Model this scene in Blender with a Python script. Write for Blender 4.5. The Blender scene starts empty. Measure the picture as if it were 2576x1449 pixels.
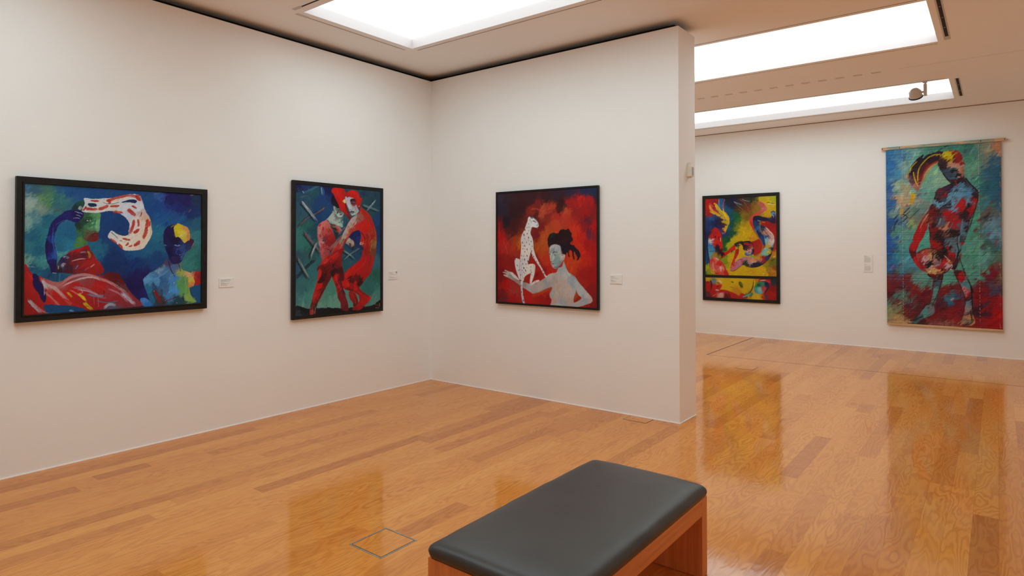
import bpy, bmesh, math, random
import numpy as np
from mathutils import Vector, Matrix
PI = math.pi
SC = bpy.context.scene
COL = SC.collection

# ---------------------------------------------------------------- camera, world, light levels, exposure
CAM_LOC = (5.4407, -5.4367, 1.6)
cam_data = bpy.data.cameras.new('camera')
cam = bpy.data.objects.new('camera', cam_data); COL.objects.link(cam)
cam_data.sensor_fit = 'HORIZONTAL'; cam_data.sensor_width = 36.0
cam_data.lens = 1581.046/2576*36.0
cam_data.shift_y = (602.666-724.5)/2576
cam_data.clip_start = .02
cam.matrix_world = (Matrix.Translation(CAM_LOC) @ Matrix.Rotation(0.6575, 4, 'Z') @ Matrix.Rotation(PI/2+0.0123, 4, 'X') @ Matrix.Rotation(-0.0007, 4, 'Z'))
SC.camera = cam
world = bpy.data.worlds.new('world'); SC.world = world; world.use_nodes = True
world.node_tree.nodes['Background'].inputs[0].default_value = (.55, .6, .68, 1)
world.node_tree.nodes['Background'].inputs[1].default_value = .3
SC.view_settings.view_transform = 'Standard'; SC.view_settings.look = 'None'
SC.view_settings.gamma = 1.0; SC.view_settings.use_curve_mapping = False
SC.view_settings.exposure = 0.09
SKY_LIGHT = (3.5, 2.85, 3.3, 2.3)  # from behind the viewer to the far wall;                       # brightness of the luminous skylight panels
SKY_COLOR = (.75, .97, 1.02, 1)

SC.cycles.max_bounces = 12; SC.cycles.diffuse_bounces = 6; SC.cycles.glossy_bounces = 4
SC.cycles.use_light_tree = False; SC.cycles.use_adaptive_sampling = True; SC.cycles.adaptive_threshold = .05
SC.cycles.caustics_reflective = False; SC.cycles.caustics_refractive = False

# ---------------------------------------------------------------- measurements of the rooms (metres)
HC = 3.687          # ceiling
HW = 3.618          # top of the free-standing partitions, 7 cm under the ceiling
D = 6.0086          # far wall
XE = 7.4            # right wall
YB = -8.6           # wall behind the camera
WL, WT = 3.157, .387  # partition: length, thickness

# ---------------------------------------------------------------- helpers
def tag(o, label=None, cat=None, group=None, kind=None):
    for k, v in (('label', label), ('category', cat), ('group', group), ('kind', kind)):
        if v: o[k] = v
    return o
def link(name, mesh, mat=None, parent=None, loc=(0, 0, 0)):
    o = bpy.data.objects.new(name, mesh); COL.objects.link(o)
    if mat: mesh.materials.append(mat)
    o.location = loc
    if parent: o.parent = parent
    return o
def empty(name, loc, label, cat, group=None):
    o = bpy.data.objects.new(name, None); COL.objects.link(o)
    o.location = loc; o.empty_display_size = .1
    return tag(o, label, cat, group)
def add_box(bm, a, b):
    x0, y0, z0 = [min(p, q) for p, q in zip(a, b)]; x1, y1, z1 = [max(p, q) for p, q in zip(a, b)]
    v = [bm.verts.new(p) for p in ((x0, y0, z0), (x1, y0, z0), (x1, y1, z0), (x0, y1, z0), (x0, y0, z1), (x1, y0, z1), (x1, y1, z1), (x0, y1, z1))]
    for f in ((0, 3, 2, 1), (4, 5, 6, 7), (0, 1, 5, 4), (1, 2, 6, 5), (2, 3, 7, 6), (3, 0, 4, 7)):
        bm.faces.new([v[i] for i in f])
    return v
def mesh_of(bm, name, bevel=0, seg=2, smooth=False):
    if bevel:
        bmesh.ops.bevel(bm, geom=list(bm.edges), offset=bevel, segments=seg, affect='EDGES', profile=.6)
    bmesh.ops.recalc_face_normals(bm, faces=bm.faces)
    me = bpy.data.meshes.new(name); bm.to_mesh(me); bm.free()
    if smooth:
        for p in me.polygons: p.use_smooth = True
    return me
def add_ring(bm, f, o, i, d0, d1):
    """mitred rectangular ring: o and i are (h0, h1, z0, z1), d0..d1 its depth, f maps (h, z, d) to a point"""
    L = []
    for r in (o, i):
        for d in (d0, d1):
            L.append([bm.verts.new(f(h, z, d)) for h, z in ((r[0], r[2]), (r[1], r[2]), (r[1], r[3]), (r[0], r[3]))])
    ob, of, ib, i_f = L
    for k in range(4):
        n = (k+1) % 4
        for a, b in ((of, i_f), (ib, ob), (ob, of), (i_f, ib)):
            bm.faces.new((a[k], a[n], b[n], b[k]))
def box_obj(name, a, b, mat, parent=None, bevel=0, seg=2):
    bm = bmesh.new(); add_box(bm, a, b)
    o = link(name, mesh_of(bm, name, bevel, seg), mat, None)
    if parent:
        o.parent = parent; o.location = -parent.location
    return o
def lathe(name, prof, n, mat, parent, mtx):
    bm = bmesh.new(); rings = []
    for r, z in prof:
        rings.append([bm.verts.new(mtx @ Vector((r*math.cos(2*PI*i/n), r*math.sin(2*PI*i/n), z))) for i in range(n)])
    for a, b in zip(rings, rings[1:]):
        for i in range(n): bm.faces.new((a[i], a[(i+1) % n], b[(i+1) % n], b[i]))
    bm.faces.new(rings[0][::-1]); bm.faces.new(rings[-1])
    o = link(name, mesh_of(bm, name, smooth=True), mat, parent)
    m = o.modifiers.new('edge', 'EDGE_SPLIT'); m.split_angle = math.radians(40)
    return o

# ---------------------------------------------------------------- materials
def new_mat(name):
    m = bpy.data.materials.new(name); m.use_nodes = True
    nt = m.node_tree; return m, nt, nt.nodes['Principled BSDF']
def nd(nt, t, **k):
    n = nt.nodes.new(t)
    for a, b in k.items(): setattr(n, a, b)
    return n
def math_node(nt, op, a, b=None, c=None):
    n = nd(nt, 'ShaderNodeMath', operation=op)
    for i, v in enumerate((a, b, c)):
        if v is None: continue
        if isinstance(v, (int, float)): n.inputs[i].default_value = v
        else: nt.links.new(v, n.inputs[i])
    return n.outputs[0]
def noise(nt, vec, scale, detail=3, rough=.5, dist=0):
    n = nd(nt, 'ShaderNodeTexNoise'); n.inputs['Scale'].default_value = scale
    n.inputs['Detail'].default_value = detail; n.inputs['Roughness'].default_value = rough; n.inputs['Distortion'].default_value = dist
    if vec is not None: nt.links.new(vec, n.inputs['Vector'])
    return n.outputs['Fac']
def bump(nt, h, strength, dist, p):
    b = nd(nt, 'ShaderNodeBump'); b.inputs['Strength'].default_value = strength; b.inputs['Distance'].default_value = dist
    nt.links.new(h, b.inputs['Height']); nt.links.new(b.outputs[0], p.inputs['Normal'])
def mapping(nt, vec, scale):
    m = nd(nt, 'ShaderNodeMapping'); m.inputs['Scale'].default_value = scale; nt.links.new(vec, m.inputs['Vector']); return m.outputs[0]
def ramp(nt, fac, stops):
    r = nd(nt, 'ShaderNodeValToRGB'); e = r.color_ramp.elements
    while len(e) < len(stops): e.new(.5)
    for el, (p, c) in zip(e, stops): el.position = p; el.color = (*c, 1)
    nt.links.new(fac, r.inputs[0]); return r.outputs[0]
def mix(nt, fac, a, b, mode='MIX'):
    n = nd(nt, 'ShaderNodeMix', data_type='RGBA', blend_type=mode)
    for i, v in ((0, fac), (6, a), (7, b)):
        if isinstance(v, (int, float)): n.inputs[i].default_value = v
        elif isinstance(v, tuple): n.inputs[i].default_value = (*v, 1)
        else: nt.links.new(v, n.inputs[i])
    return n.outputs[2]
def plain(name, col, rough=.5, metal=0, var=.04, scale=30, bmp=0, coat=0):
    m, nt, p = new_mat(name)
    g = nd(nt, 'ShaderNodeNewGeometry').outputs['Position']
    f = noise(nt, g, scale)
    c = ramp(nt, f, [(.3, tuple(v*(1-var) for v in col)), (.7, tuple(min(1, v*(1+var)) for v in col))])
    nt.links.new(c, p.inputs['Base Color']); p.inputs['Roughness'].default_value = rough; p.inputs['Metallic'].default_value = metal
    p.inputs['Coat Weight'].default_value = coat
    if bmp: bump(nt, f, bmp, .002, p)
    return m
WALL_COL = (.93, .915, .90)
M_WALL = plain('wall_paint', WALL_COL, .85, var=.006, scale=3)
M_CEIL = plain('ceiling_paint', (.96, .955, .945), .9, var=.006, scale=3)
M_TRIM = plain('trim_paint', (.96, .88, .84), .55, var=.01)
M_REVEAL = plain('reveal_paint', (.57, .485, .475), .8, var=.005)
M_BLACK = plain('black_painted_wood', (.008, .007, .006), .5, var=.35, scale=18, bmp=.15)
M_BLACK2 = plain('black_satin_frame', (.007, .006, .006), .48, var=.2, scale=25)
for m_ in (M_BLACK, M_BLACK2): m_.node_tree.nodes['Principled BSDF'].inputs['Specular IOR Level'].default_value = .3
M_DARK = plain('dark_fittings_and_gap_shade', (.012, .010, .009), .8)  # dark fittings, and shade painted into the gaps above the walls
M_SLOTRIM = plain('slot_edge', (.62, .58, .52), .5)
M_CARD = plain('label_card', (.90, .89, .86), .6, var=.01)
M_INK = plain('label_ink_bold', (.26, .25, .23), .8)
M_INK2 = plain('label_ink_fine', (.55, .53, .50), .8)
M_PLASTIC = plain('cream_plastic', (.80, .74, .64), .4)
M_GREY = plain('sensor_window', (.42, .45, .48), .3)
M_LAMP = plain('lamp_enamel', (.62, .58, .52), .38)
M_METAL = plain('floor_box_metal', (.42, .37, .30), .35, metal=.6, var=.2, scale=60)
M_LINE = plain('floor_joint', (.05, .045, .04), .6)
M_CORD = plain('cord', (.62, .50, .36), .8, var=.2, scale=200)

def emission(name, col, s):
    m, nt, p = new_mat(name)          # white translucent sheet: gives off light and also reflects the room
    p.inputs['Base Color'].default_value = (.85, .85, .85, 1); p.inputs['Roughness'].default_value = .9
    p.inputs['Specular IOR Level'].default_value = .1
    p.inputs['Emission Color'].default_value = col; p.inputs['Emission Strength'].default_value = s; return m
M_SKY = [emission('skylight_diffuser', SKY_COLOR, v) for v in SKY_LIGHT]

def wood_grain(nt, vec, ring, fine):
    """oak figure: contour lines of a long stretched noise plus fine pores, returns two 0..1 values"""
    v1 = mapping(nt, vec, (5.2, .95, 5.2))
    n1 = noise(nt, v1, 1.7, 3.2, .40, .2)
    w = math_node(nt, 'SINE', math_node(nt, 'MULTIPLY', n1, ring))
    w = math_node(nt, 'MULTIPLY_ADD', w, .5, .5)
    w = math_node(nt, 'POWER', w, 1.6)
    v2 = mapping(nt, vec, (150, 3.5, 150))
    n2 = noise(nt, v2, fine, 3, .6)
    return w, n2
def floor_material():
    m, nt, p = new_mat('oak_planks')
    at = nd(nt, 'ShaderNodeAttribute', attribute_name='plank')
    sep = nd(nt, 'ShaderNodeSeparateColor'); nt.links.new(at.outputs['Color'], sep.inputs[0])
    tone, off, dull = sep.outputs
    pos = nd(nt, 'ShaderNodeNewGeometry').outputs['Position']
    cmb = nd(nt, 'ShaderNodeCombineXYZ')
    nt.links.new(math_node(nt, 'MULTIPLY', off, 37), cmb.inputs[0]); nt.links.new(math_node(nt, 'MULTIPLY', off, 91), cmb.inputs[1])
    nt.links.new(math_node(nt, 'MULTIPLY', off, 53), cmb.inputs[2])
    va = nd(nt, 'ShaderNodeVectorMath', operation='ADD'); nt.links.new(pos, va.inputs[0]); nt.links.new(cmb.outputs[0], va.inputs[1])
    vec = va.outputs[0]
    w, fine = wood_grain(nt, vec, 80, 1.0)
    base = ramp(nt, tone, FLOOR_RAMP)
    dark = mix(nt, 1.0, base, (.70, .55, .45), 'MULTIPLY')
    patch = noise(nt, mapping(nt, vec, (3, .8, 3)), 1.2, 2)
    gf = math_node(nt, 'MULTIPLY', math_node(nt, 'MULTIPLY_ADD', w, .85, 0), math_node(nt, 'MULTIPLY_ADD', patch, 1.3, -.14))
    c = mix(nt, gf, base, dark)
    c2 = mix(nt, math_node(nt, 'MULTIPLY', math_node(nt, 'SUBTRACT', 1, fine), .42), c, mix(nt, 1.0, c, (.72, .60, .5), 'MULTIPLY'))
    # joints between the boards
    sx = nd(nt, 'ShaderNodeSeparateXYZ'); nt.links.new(pos, sx.inputs[0])
    fr = math_node(nt, 'FRACT', math_node(nt, 'DIVIDE', math_node(nt, 'SUBTRACT', sx.outputs[0], .045-12.25), .1225))
    ed = math_node(nt, 'MINIMUM', fr, math_node(nt, 'SUBTRACT', 1, fr))
    j = math_node(nt, 'LESS_THAN', ed, .006)
    rnd = noise(nt, mapping(nt, pos, (8.16, .8, 1)), 1, 1)
    jf = math_node(nt, 'MULTIPLY', j, math_node(nt, 'MULTIPLY', rnd, .7))
    c3 = mix(nt, jf, c2, (.13, .05, .02))
    nt.links.new(c3, p.inputs['Base Color'])
    # lacquer
    p.inputs['Roughness'].default_value = .30
    p.inputs['Specular IOR Level'].default_value = .0
    p.inputs['Coat Weight'].default_value = .9; p.inputs['Coat IOR'].default_value = 1.5
    rr = math_node(nt, 'MULTIPLY_ADD', noise(nt, mapping(nt, pos, (2, 1, 1)), 1.5, 2), .05, .055)
    nt.links.new(rr, p.inputs['Coat Roughness'])
    h = math_node(nt, 'ADD', math_node(nt, 'MULTIPLY', w, .6), math_node(nt, 'ADD', math_node(nt, 'MULTIPLY', fine, .35), math_node(nt, 'MULTIPLY', noise(nt, mapping(nt, vec, (7, 2, 7)), 2, 2), 4)))
    b = nd(nt, 'ShaderNodeBump'); b.inputs['Strength'].default_value = .10; b.inputs['Distance'].default_value = .0012
    nt.links.new(h, b.inputs['Height']); nt.links.new(b.outputs[0], p.inputs['Normal']); nt.links.new(b.outputs[0], p.inputs['Coat Normal'])
    return m
FLOOR_RAMP = [(0, (.52, .162, .034)), (.5, (.76, .29, .060)), (1, (.86, .38, .09))]
M_FLOOR = floor_material()
def bench_wood(name, vertical):
    m, nt, p = new_mat(name)
    pos = nd(nt, 'ShaderNodeNewGeometry').outputs['Position']
    s = (38, 38, 1.2) if vertical else (40, 1.2, 40)
    n1 = noise(nt, mapping(nt, pos, s), 1.0, 3, .55, .2); n2 = noise(nt, mapping(nt, pos, tuple(v*5 for v in s)), 1.0, 2)
    f = math_node(nt, 'ADD', math_node(nt, 'MULTIPLY', n1, .7), math_node(nt, 'MULTIPLY', n2, .3))
    c = ramp(nt, f, [(.3, (.56, .165, .045)), (.52, (.70, .225, .066)), (.72, (.80, .29, .09))])
    nt.links.new(c, p.inputs['Base Color']); p.inputs['Roughness'].default_value = .42; bump(nt, f, .08, .001, p)
    return m
M_BENCH_V = bench_wood('bench_wood_upright', True); M_BENCH_H = bench_wood('bench_wood_rail', False)
def leather():
    m, nt, p = new_mat('black_leather')
    pos = nd(nt, 'ShaderNodeNewGeometry').outputs['Position']
    v = nd(nt, 'ShaderNodeTexVoronoi'); v.inputs['Scale'].default_value = 420; nt.links.new(pos, v.inputs['Vector'])
    n = noise(nt, pos, 6, 3)
    c = ramp(nt, n, [(.3, (.033, .028, .026)), (.7, (.041, .036, .033))])
    nt.links.new(c, p.inputs['Base Color']); p.inputs['Roughness'].default_value = .42
    h = math_node(nt, 'ADD', math_node(nt, 'MULTIPLY', v.outputs['Distance'], .5), math_node(nt, 'MULTIPLY', noise(nt, pos, 22, 2), 2.5))
    bump(nt, h, .12, .0012, p)
    return m
M_LEATHER = leather()
def paint_mat(name, rough, bmp):
    m, nt, p = new_mat(name)
    a = nd(nt, 'ShaderNodeAttribute', attribute_name='paint')
    nt.links.new(a.outputs['Color'], p.inputs['Base Color']); p.inputs['Roughness'].default_value = rough; p.inputs['Specular IOR Level'].default_value = .22
    pos = nd(nt, 'ShaderNodeNewGeometry').outputs['Position']
    h = math_node(nt, 'ADD', noise(nt, pos, 240, 3), math_node(nt, 'MULTIPLY', noise(nt, pos, 50, 2), .8))
    bump(nt, h, bmp, .0015, p)
    return m
M_PAINT = paint_mat('oil_paint', .55, .25)
M_PAINT_WOOD = paint_mat('paint_on_slats', .6, .3)
def blind_wood():
    m, nt, p = new_mat('bare_batten')
    pos = nd(nt, 'ShaderNodeNewGeometry').outputs['Position']
    g = noise(nt, mapping(nt, pos, (3, 3, 60)), 1, 3)
    c = ramp(nt, g, [(.3, (.52, .30, .15)), (.7, (.78, .52, .30))])
    sx = nd(nt, 'ShaderNodeSeparateXYZ'); nt.links.new(pos, sx.inputs[0])
    k = noise(nt, mapping(nt, pos, (2.2, 1, 30)), 1.5, 3)
    inr = math_node(nt, 'MULTIPLY', math_node(nt, 'GREATER_THAN', sx.outputs[0], 4.08), math_node(nt, 'LESS_THAN', sx.outputs[0], 5.42))
    top = math_node(nt, 'GREATER_THAN', sx.outputs[2], 2)
    f = math_node(nt, 'MULTIPLY', math_node(nt, 'MULTIPLY', inr, top), math_node(nt, 'GREATER_THAN', k, .47))
    c = mix(nt, math_node(nt, 'MULTIPLY', f, .8), c, (.13, .30, .27))
    nt.links.new(c, p.inputs['Base Color']); p.inputs['Roughness'].default_value = .6
    return m
M_BATTEN = blind_wood()

# ---------------------------------------------------------------- room shell
SX0, SX1 = .589, 4.979
SKY_Y = [(-5.25, -3.95), (-2.172, -.872), (.903, 2.237), (4.032, 5.314)]
SKY_D = .10         # depth of the reveal
def structure(name, me, mat):
    o = link(name, me, mat); o['kind'] = 'structure'; return o
# floor: one mesh, every board a face with its own tone
def build_floor():
    rnd = random.Random(11)
    known = {3: [(-3.74, -3.39, .12)], 1: [(-6.2, -2.40, .22), (-2.40, -.9, .5)], 0: [(-6.2, -1.5, .35)], 2: [(-6.4, -3.9, .72), (-3.9, -2.6, .8)],
             4: [(-5.2, -3.88, .2), (-3.0, -1.35, .3)], 9: [(-5.2, -3.18, .25)], 11: [(-5.2, -3.77, .3), (-.69, .4, .28)], 13: [(-1.77, .2, .18)],
             15: [(-1.85, -.73, .22)], 17: [(-2.08, -.4, .45)], 19: [(-1.0, .3, .3)], 34: [(-.78, .375, .18), (.375, 1.6, .7)], 38: [(-.47, 1.0, .72)],
             39: [(-2.6, -1.12, .3)], 42: [(-1.7, -.3, .68), (-.3, .6, .5)], 43: [(-.75, 1.88, .62), (-2.4, -.75, .15)], 8: [(-4.2, -3.75, .55)], 40: [(-2.4, -.8, .4)], 41: [(-.3, 1.2, .3)], 44: [(-3, .9, .35)]}
    W = .1225; v = []; f = []; col = []
    k0 = int(math.floor((-.45-.045)/W)); k1 = int(math.ceil((XE-.045)/W))
    for k in range(k0, k1+1):
        xa, xb = max(-.45, .045+k*W), min(XE, .045+(k+1)*W)
        if xb <= xa: continue
        fixed = sorted(known.get(k, [])); segs = []; y = YB; i = 0
        while y < D:
            if i < len(fixed) and y >= fixed[i][0]-1e-6:
                segs.append((y, fixed[i][1], fixed[i][2])); y = fixed[i][1]; i += 1; continue
            nxt = fixed[i][0] if i < len(fixed) else D
            e = min(nxt, D, y+rnd.choice([.35, .7, 1.1, 1.5, 1.9, 2.2])*(.85+.3*rnd.random()))
            if nxt-e < .25: e = nxt
            t = rnd.gauss(.54, .11)
            if rnd.random() < .07: t = .16+.12*rnd.random()
            segs.append((y, e, t)); y = e
        for ya, yb, t in segs:
            yb = min(yb, D)
            n = len(v); v += [(xa, ya, 0), (xb, ya, 0), (xb, yb, 0), (xa, yb, 0)]; f.append((n, n+1, n+2, n+3))
            col += [(min(1, max(0, t)), rnd.random(), rnd.random(), 1)]*4
    me = bpy.data.meshes.new('floor'); me.from_pydata(v, [], f)
    a = me.color_attributes.new('plank', 'FLOAT_COLOR', 'CORNER')
    a.data.foreach_set('color', np.array(col, np.float32).ravel())
    return structure('floor', me, M_FLOOR)
build_floor()
def build_ceiling():
    xs = [-.45, SX0, SX1, XE]; ys = sorted([YB, D]+[y for p in SKY_Y for y in p])
    bm = bmesh.new(); hole = lambda xa, ya: xa == SX0 and any(p[0] == ya for p in SKY_Y)
    for xa, xb in zip(xs, xs[1:]):
        for ya, yb in zip(ys, ys[1:]):
            if not hole(xa, ya):
                vs = [bm.verts.new(q) for q in ((xa, ya, HC), (xa, yb, HC), (xb, yb, HC), (xb, ya, HC))]; bm.faces.new(vs)
    bmesh.ops.remove_doubles(bm, verts=bm.verts, dist=1e-5)
    me = bpy.data.meshes.new('ceiling'); bm.to_mesh(me); bm.free()
    return structure('ceiling', me, M_CEIL)
build_ceiling()
def wall(name, a, b, mat=M_WALL):
    bm = bmesh.new(); add_box(bm, a, b); return structure(name, mesh_of(bm, name), mat)
wall('wall_left', (-.387, YB, 0), (0, 0, HW))
wall('wall_middle', (-.387, 0, 0), (WL, WT, HW))
wall('wall_outer_left', (-.60, YB, -.02), (-.45, D+.15, HC+.15), M_WALL)
wall('wall_far', (-.60, D, -.02), (XE+.15, D+.15, HC+.15))
wall('wall_right', (XE, YB-.15, -.02), (XE+.15, D, HC+.15))
wall('wall_back', (-.60, YB-.15, -.02), (XE, YB, HC+.15))
# thin white strips along the foot of the walls
def strip(name, a, b):
    return structure(name, (lambda bm: (add_box(bm, a, b), mesh_of(bm, name, .001, 1))[1])(bmesh.new()), M_TRIM)
structure('gap_shade_left', (lambda bm: (add_box(bm, (-.387, YB, HW), (-.006, .0, HW+.003)), add_box(bm, (-.387, YB, HW+.003), (-.14, .0, HC)), mesh_of(bm, 'trim'))[-1])(bmesh.new()), M_DARK)  # dark sheet and block added to paint shade into the left wall's ceiling gap
structure('gap_shade_middle', (lambda bm: (add_box(bm, (-.387, .006, HW), (WL-.006, WT-.006, HW+.003)), add_box(bm, (-.387, .14, HW+.003), (WL-.10, WT-.10, HC)), mesh_of(bm, 'trim'))[-1])(bmesh.new()), M_DARK)  # same added infill above the partition, darkening its gap like deep shade
B = .007
strip('baseboard_left', (0, YB, 0), (B, 0, .009)); strip('baseboard_middle', (B, -B, 0), (WL+B, 0, .009))
strip('baseboard_end', (WL, 0, 0), (WL+B, WT, .009)); strip('baseboard_far', (-.45, D-B, 0), (XE, D, .009))
# brown strip painted as the shadow line where the far wall meets the ceiling
structure('far_joint_shade', (lambda bm: (add_box(bm, (-.45, D-.004, HC-.012), (XE, D, HC)), mesh_of(bm, 'trim'))[1])(bmesh.new()), plain('painted_joint_shadow', (.30, .22, .17), .8))

# ---------------------------------------------------------------- skylights with luminous diffusers
SKY_LABELS = [None, 'nearest luminous ceiling skylight, above the corner of the two picture walls',
              'wide luminous skylight beyond the partition, without a spotlight before it',
              'luminous skylight closest to the far wall, behind the hanging spotlight']
for i, (ya, yb) in enumerate(SKY_Y):
    lab = SKY_LABELS[i] or 'luminous ceiling skylight behind the viewer, over the near end of the room'
    s = empty('skylight', ((SX0+SX1)/2, (ya+yb)/2, HC), lab, 'skylight', 'luminous skylights in the ceiling')
    o = s.location; z = SKY_D
    hx, hy = (SX1-SX0)/2, (yb-ya)/2
    bm = bmesh.new()
    for a, b in (((-hx, -hy), (hx, -hy)), ((hx, -hy), (hx, hy)), ((hx, hy), (-hx, hy)), ((-hx, hy), (-hx, -hy))):
        bm.faces.new([bm.verts.new((*a, 0)), bm.verts.new((*b, 0)), bm.verts.new((*b, z)), bm.verts.new((*a, z))])
    bmesh.ops.remove_doubles(bm, verts=bm.verts, dist=1e-5)
    me = bpy.data.meshes.new('reveal'); bm.to_mesh(me); bm.free()
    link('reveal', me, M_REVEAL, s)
    bm = bmesh.new(); bm.faces.new([bm.verts.new(q) for q in ((-hx, -hy, z), (-hx, hy, z), (hx, hy, z), (hx, -hy, z))])
    me = bpy.data.meshes.new('diffuser'); bm.to_mesh(me); bm.free()
    link('diffuser', me, M_SKY[i], s)

# ---------------------------------------------------------------- slots around the skylights
def slot(name, a, b, w, label, cat, group, bar=.5, dots=False, cap=0):
    """a flush ceiling slot from a to b (xy), dark groove between two thin light flanges"""
    ax, ay = a; bx, by = b; t = empty(name, ((ax+bx)/2, (ay+by)/2, HC), label, cat, group)
    L = math.hypot(bx-ax, by-ay); along_x = abs(bx-ax) > abs(by-ay)
    def bxm(l0, l1, w0, w1, z0, z1, nm, mat):
        bm = bmesh.new()
        if along_x: add_box(bm, (l0, w0, z0), (l1, w1, z1))
        else: add_box(bm, (w0, l0, z0), (w1, l1, z1))
        return bm, nm, mat
    g = w*bar/2
    for w0, w1 in ((-w/2, -g), (g, w/2)):
        bm, nm, mat = bxm(-L/2, L/2, w0, w1, -.002, 0, 'flange', M_SLOTRIM if dots else M_CEIL)
        link(nm, mesh_of(bm, nm), mat, t)
    bm, nm, mat = bxm(-L/2, L/2, -g, g, -.0012, 0, 'groove', M_DARK)
    link(nm, mesh_of(bm, nm), mat, t)
    if dots:
        n = max(3, int(L/.32))
        for i in range(1, n):
            l = -L/2+L*i/n
            bm, nm, mat = bxm(l-.009, l+.009, -g*.45, g*.45, -.004, -.0012, 'louvre', M_METAL)
            link(nm, mesh_of(bm, nm), mat, t)
    if cap:
        for s in cap:
            bm = bmesh.new(); l0, l1 = (L/2, L/2+.12) if s > 0 else (-L/2-.12, -L/2)
            if along_x: add_box(bm, (l0, -w/2, -.002), (l1, w/2, 0))
            else: add_box(bm, (-w/2, l0, -.002), (w/2, l1, 0))
            link('end_plate', mesh_of(bm, 'end_plate'), M_SLOTRIM, t)
    return t
TG = 'dark lighting tracks flush in the ceiling'
slot('lighting_track', (.60, -.800), (4.93, -.800), .035, 'thin dark ceiling track along the far side of the nearest skylight', 'lighting track', TG, .28)
slot('lighting_track', (.502, -2.07), (.502, -.89), .035, 'thin dark ceiling track beside the short left end of the nearest skylight', 'lighting track', TG, .30, cap=(-1,))
slot('lighting_track', (.69, -2.262), (4.93, -2.262), .035, 'dark ceiling track at the near edge of the nearest skylight', 'lighting track', TG, .55, cap=(-1,))
slot('lighting_track', (.64, .836), (4.92, .836), .04, 'thin dark ceiling track along the near side of the wide skylight beyond the partition', 'lighting track', TG, .30)
slot('lighting_track', (.64, 2.312), (4.97, 2.312), .04, 'thin dark ceiling track along the far side of the wide skylight beyond the partition', 'lighting track', TG, .30)
slot('lighting_track', (.64, 3.97), (4.94, 3.97), .05, 'ceiling track carrying the round spotlight, near side of the farthest skylight', 'lighting track', TG, .25)
slot('lighting_track', (.64, 5.405), (4.89, 5.405), .05, 'thin ceiling track between the farthest skylight and the far wall', 'lighting track', TG, .30)
VG = 'short dark slot diffusers at the right ends of the skylights'
slot('slot_diffuser', (5.062, .80), (5.062, 2.10), .056, 'dark slotted air diffuser right of the wide skylight, upper right of the photo', 'air diffuser', VG, .52, True, cap=(1,))
slot('slot_diffuser', (5.063, 4.06), (5.063, 5.20), .056, 'short dark slotted air diffuser right of the farthest skylight', 'air diffuser', VG, .52, True)
# dashed grille between the two far skylights
t = empty('linear_grille', (3.15, 3.15, HC), 'thin dashed grille in the ceiling between the two far skylights', 'grille')
bm = bmesh.new(); x = -2.4
add_box(bm, (-2.5, -.035, -.0015), (1.38, .035, 0)); link('strip', mesh_of(bm, 'strip'), M_CEIL, t)
M_SLOTSH = plain('slot_shadow', (.42, .33, .25), .8)
while x < 1.30:
    for w0, w1 in ((.010, .024), (-.024, -.012)):
        bm = bmesh.new(); add_box(bm, (x, w0, -.0025), (x+.10, w1, -.0015)); link('slot', mesh_of(bm, 'slot'), M_SLOTSH, t)
    x += .195
structure('trim_2', (lambda bm: (add_box(bm, (4.58, 3.13, HC-.001), (XE, 3.134, HC)), mesh_of(bm, 'trim'))[1])(bmesh.new()), plain('ceiling_joint', (.55, .49, .43), .8))
box_obj('cover_disc', (1.40, -.02, -.002), (1.46, .02, 0), M_TRIM, None).parent = t

# ---------------------------------------------------------------- spotlight hanging from the track
lamp = empty('spotlight', (4.740, 3.975, HC), 'beige round spotlight hanging on a short arm before the farthest skylight', 'spotlight')
bm = bmesh.new(); add_box(bm, (-.028, -.02, -.022), (.022, .02, -.0025)); link('track_adapter', mesh_of(bm, 'a', .003), M_LAMP, lamp)
bm = bmesh.new(); add_box(bm, (-.018, -.022, -.185), (.018, .018, -.038)); link('arm', mesh_of(bm, 'a', .003), M_LAMP, lamp)
bm = bmesh.new(); add_box(bm, (-.010, -.012, -.04), (.012, .010, -.018)); link('neck', mesh_of(bm, 'a', .002), M_LAMP, lamp)
tilt = Matrix.Translation((-.108, -.005, -.132)) @ Matrix.Rotation(math.radians(-6), 4, 'Y') @ Matrix.Rotation(math.radians(38), 4, 'X')
lathe('joint', [(.010, -.05), (.013, -.045), (.013, .02), (.010, .025)], 16, M_LAMP, lamp, Matrix.Translation((-.035, -.003, -.135)) @ Matrix.Rotation(PI/2, 4, 'Y'))
lathe('housing', [(.070, -.060), (.072, -.050), (.069, .012), (.066, .018), (.058, .020)], 40, M_LAMP, lamp, tilt)
lathe('back_cap', [(.062, .018), (.056, .030), (.048, .040), (.040, .048), (.034, .052), (.018, .056), (.006, .057)], 40, M_LAMP, lamp, tilt)
lathe('lens_ring', [(.050, -.070), (.074, -.070), (.080, -.064), (.079, -.058), (.070, -.054)], 40, M_DARK, lamp, tilt)

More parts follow.
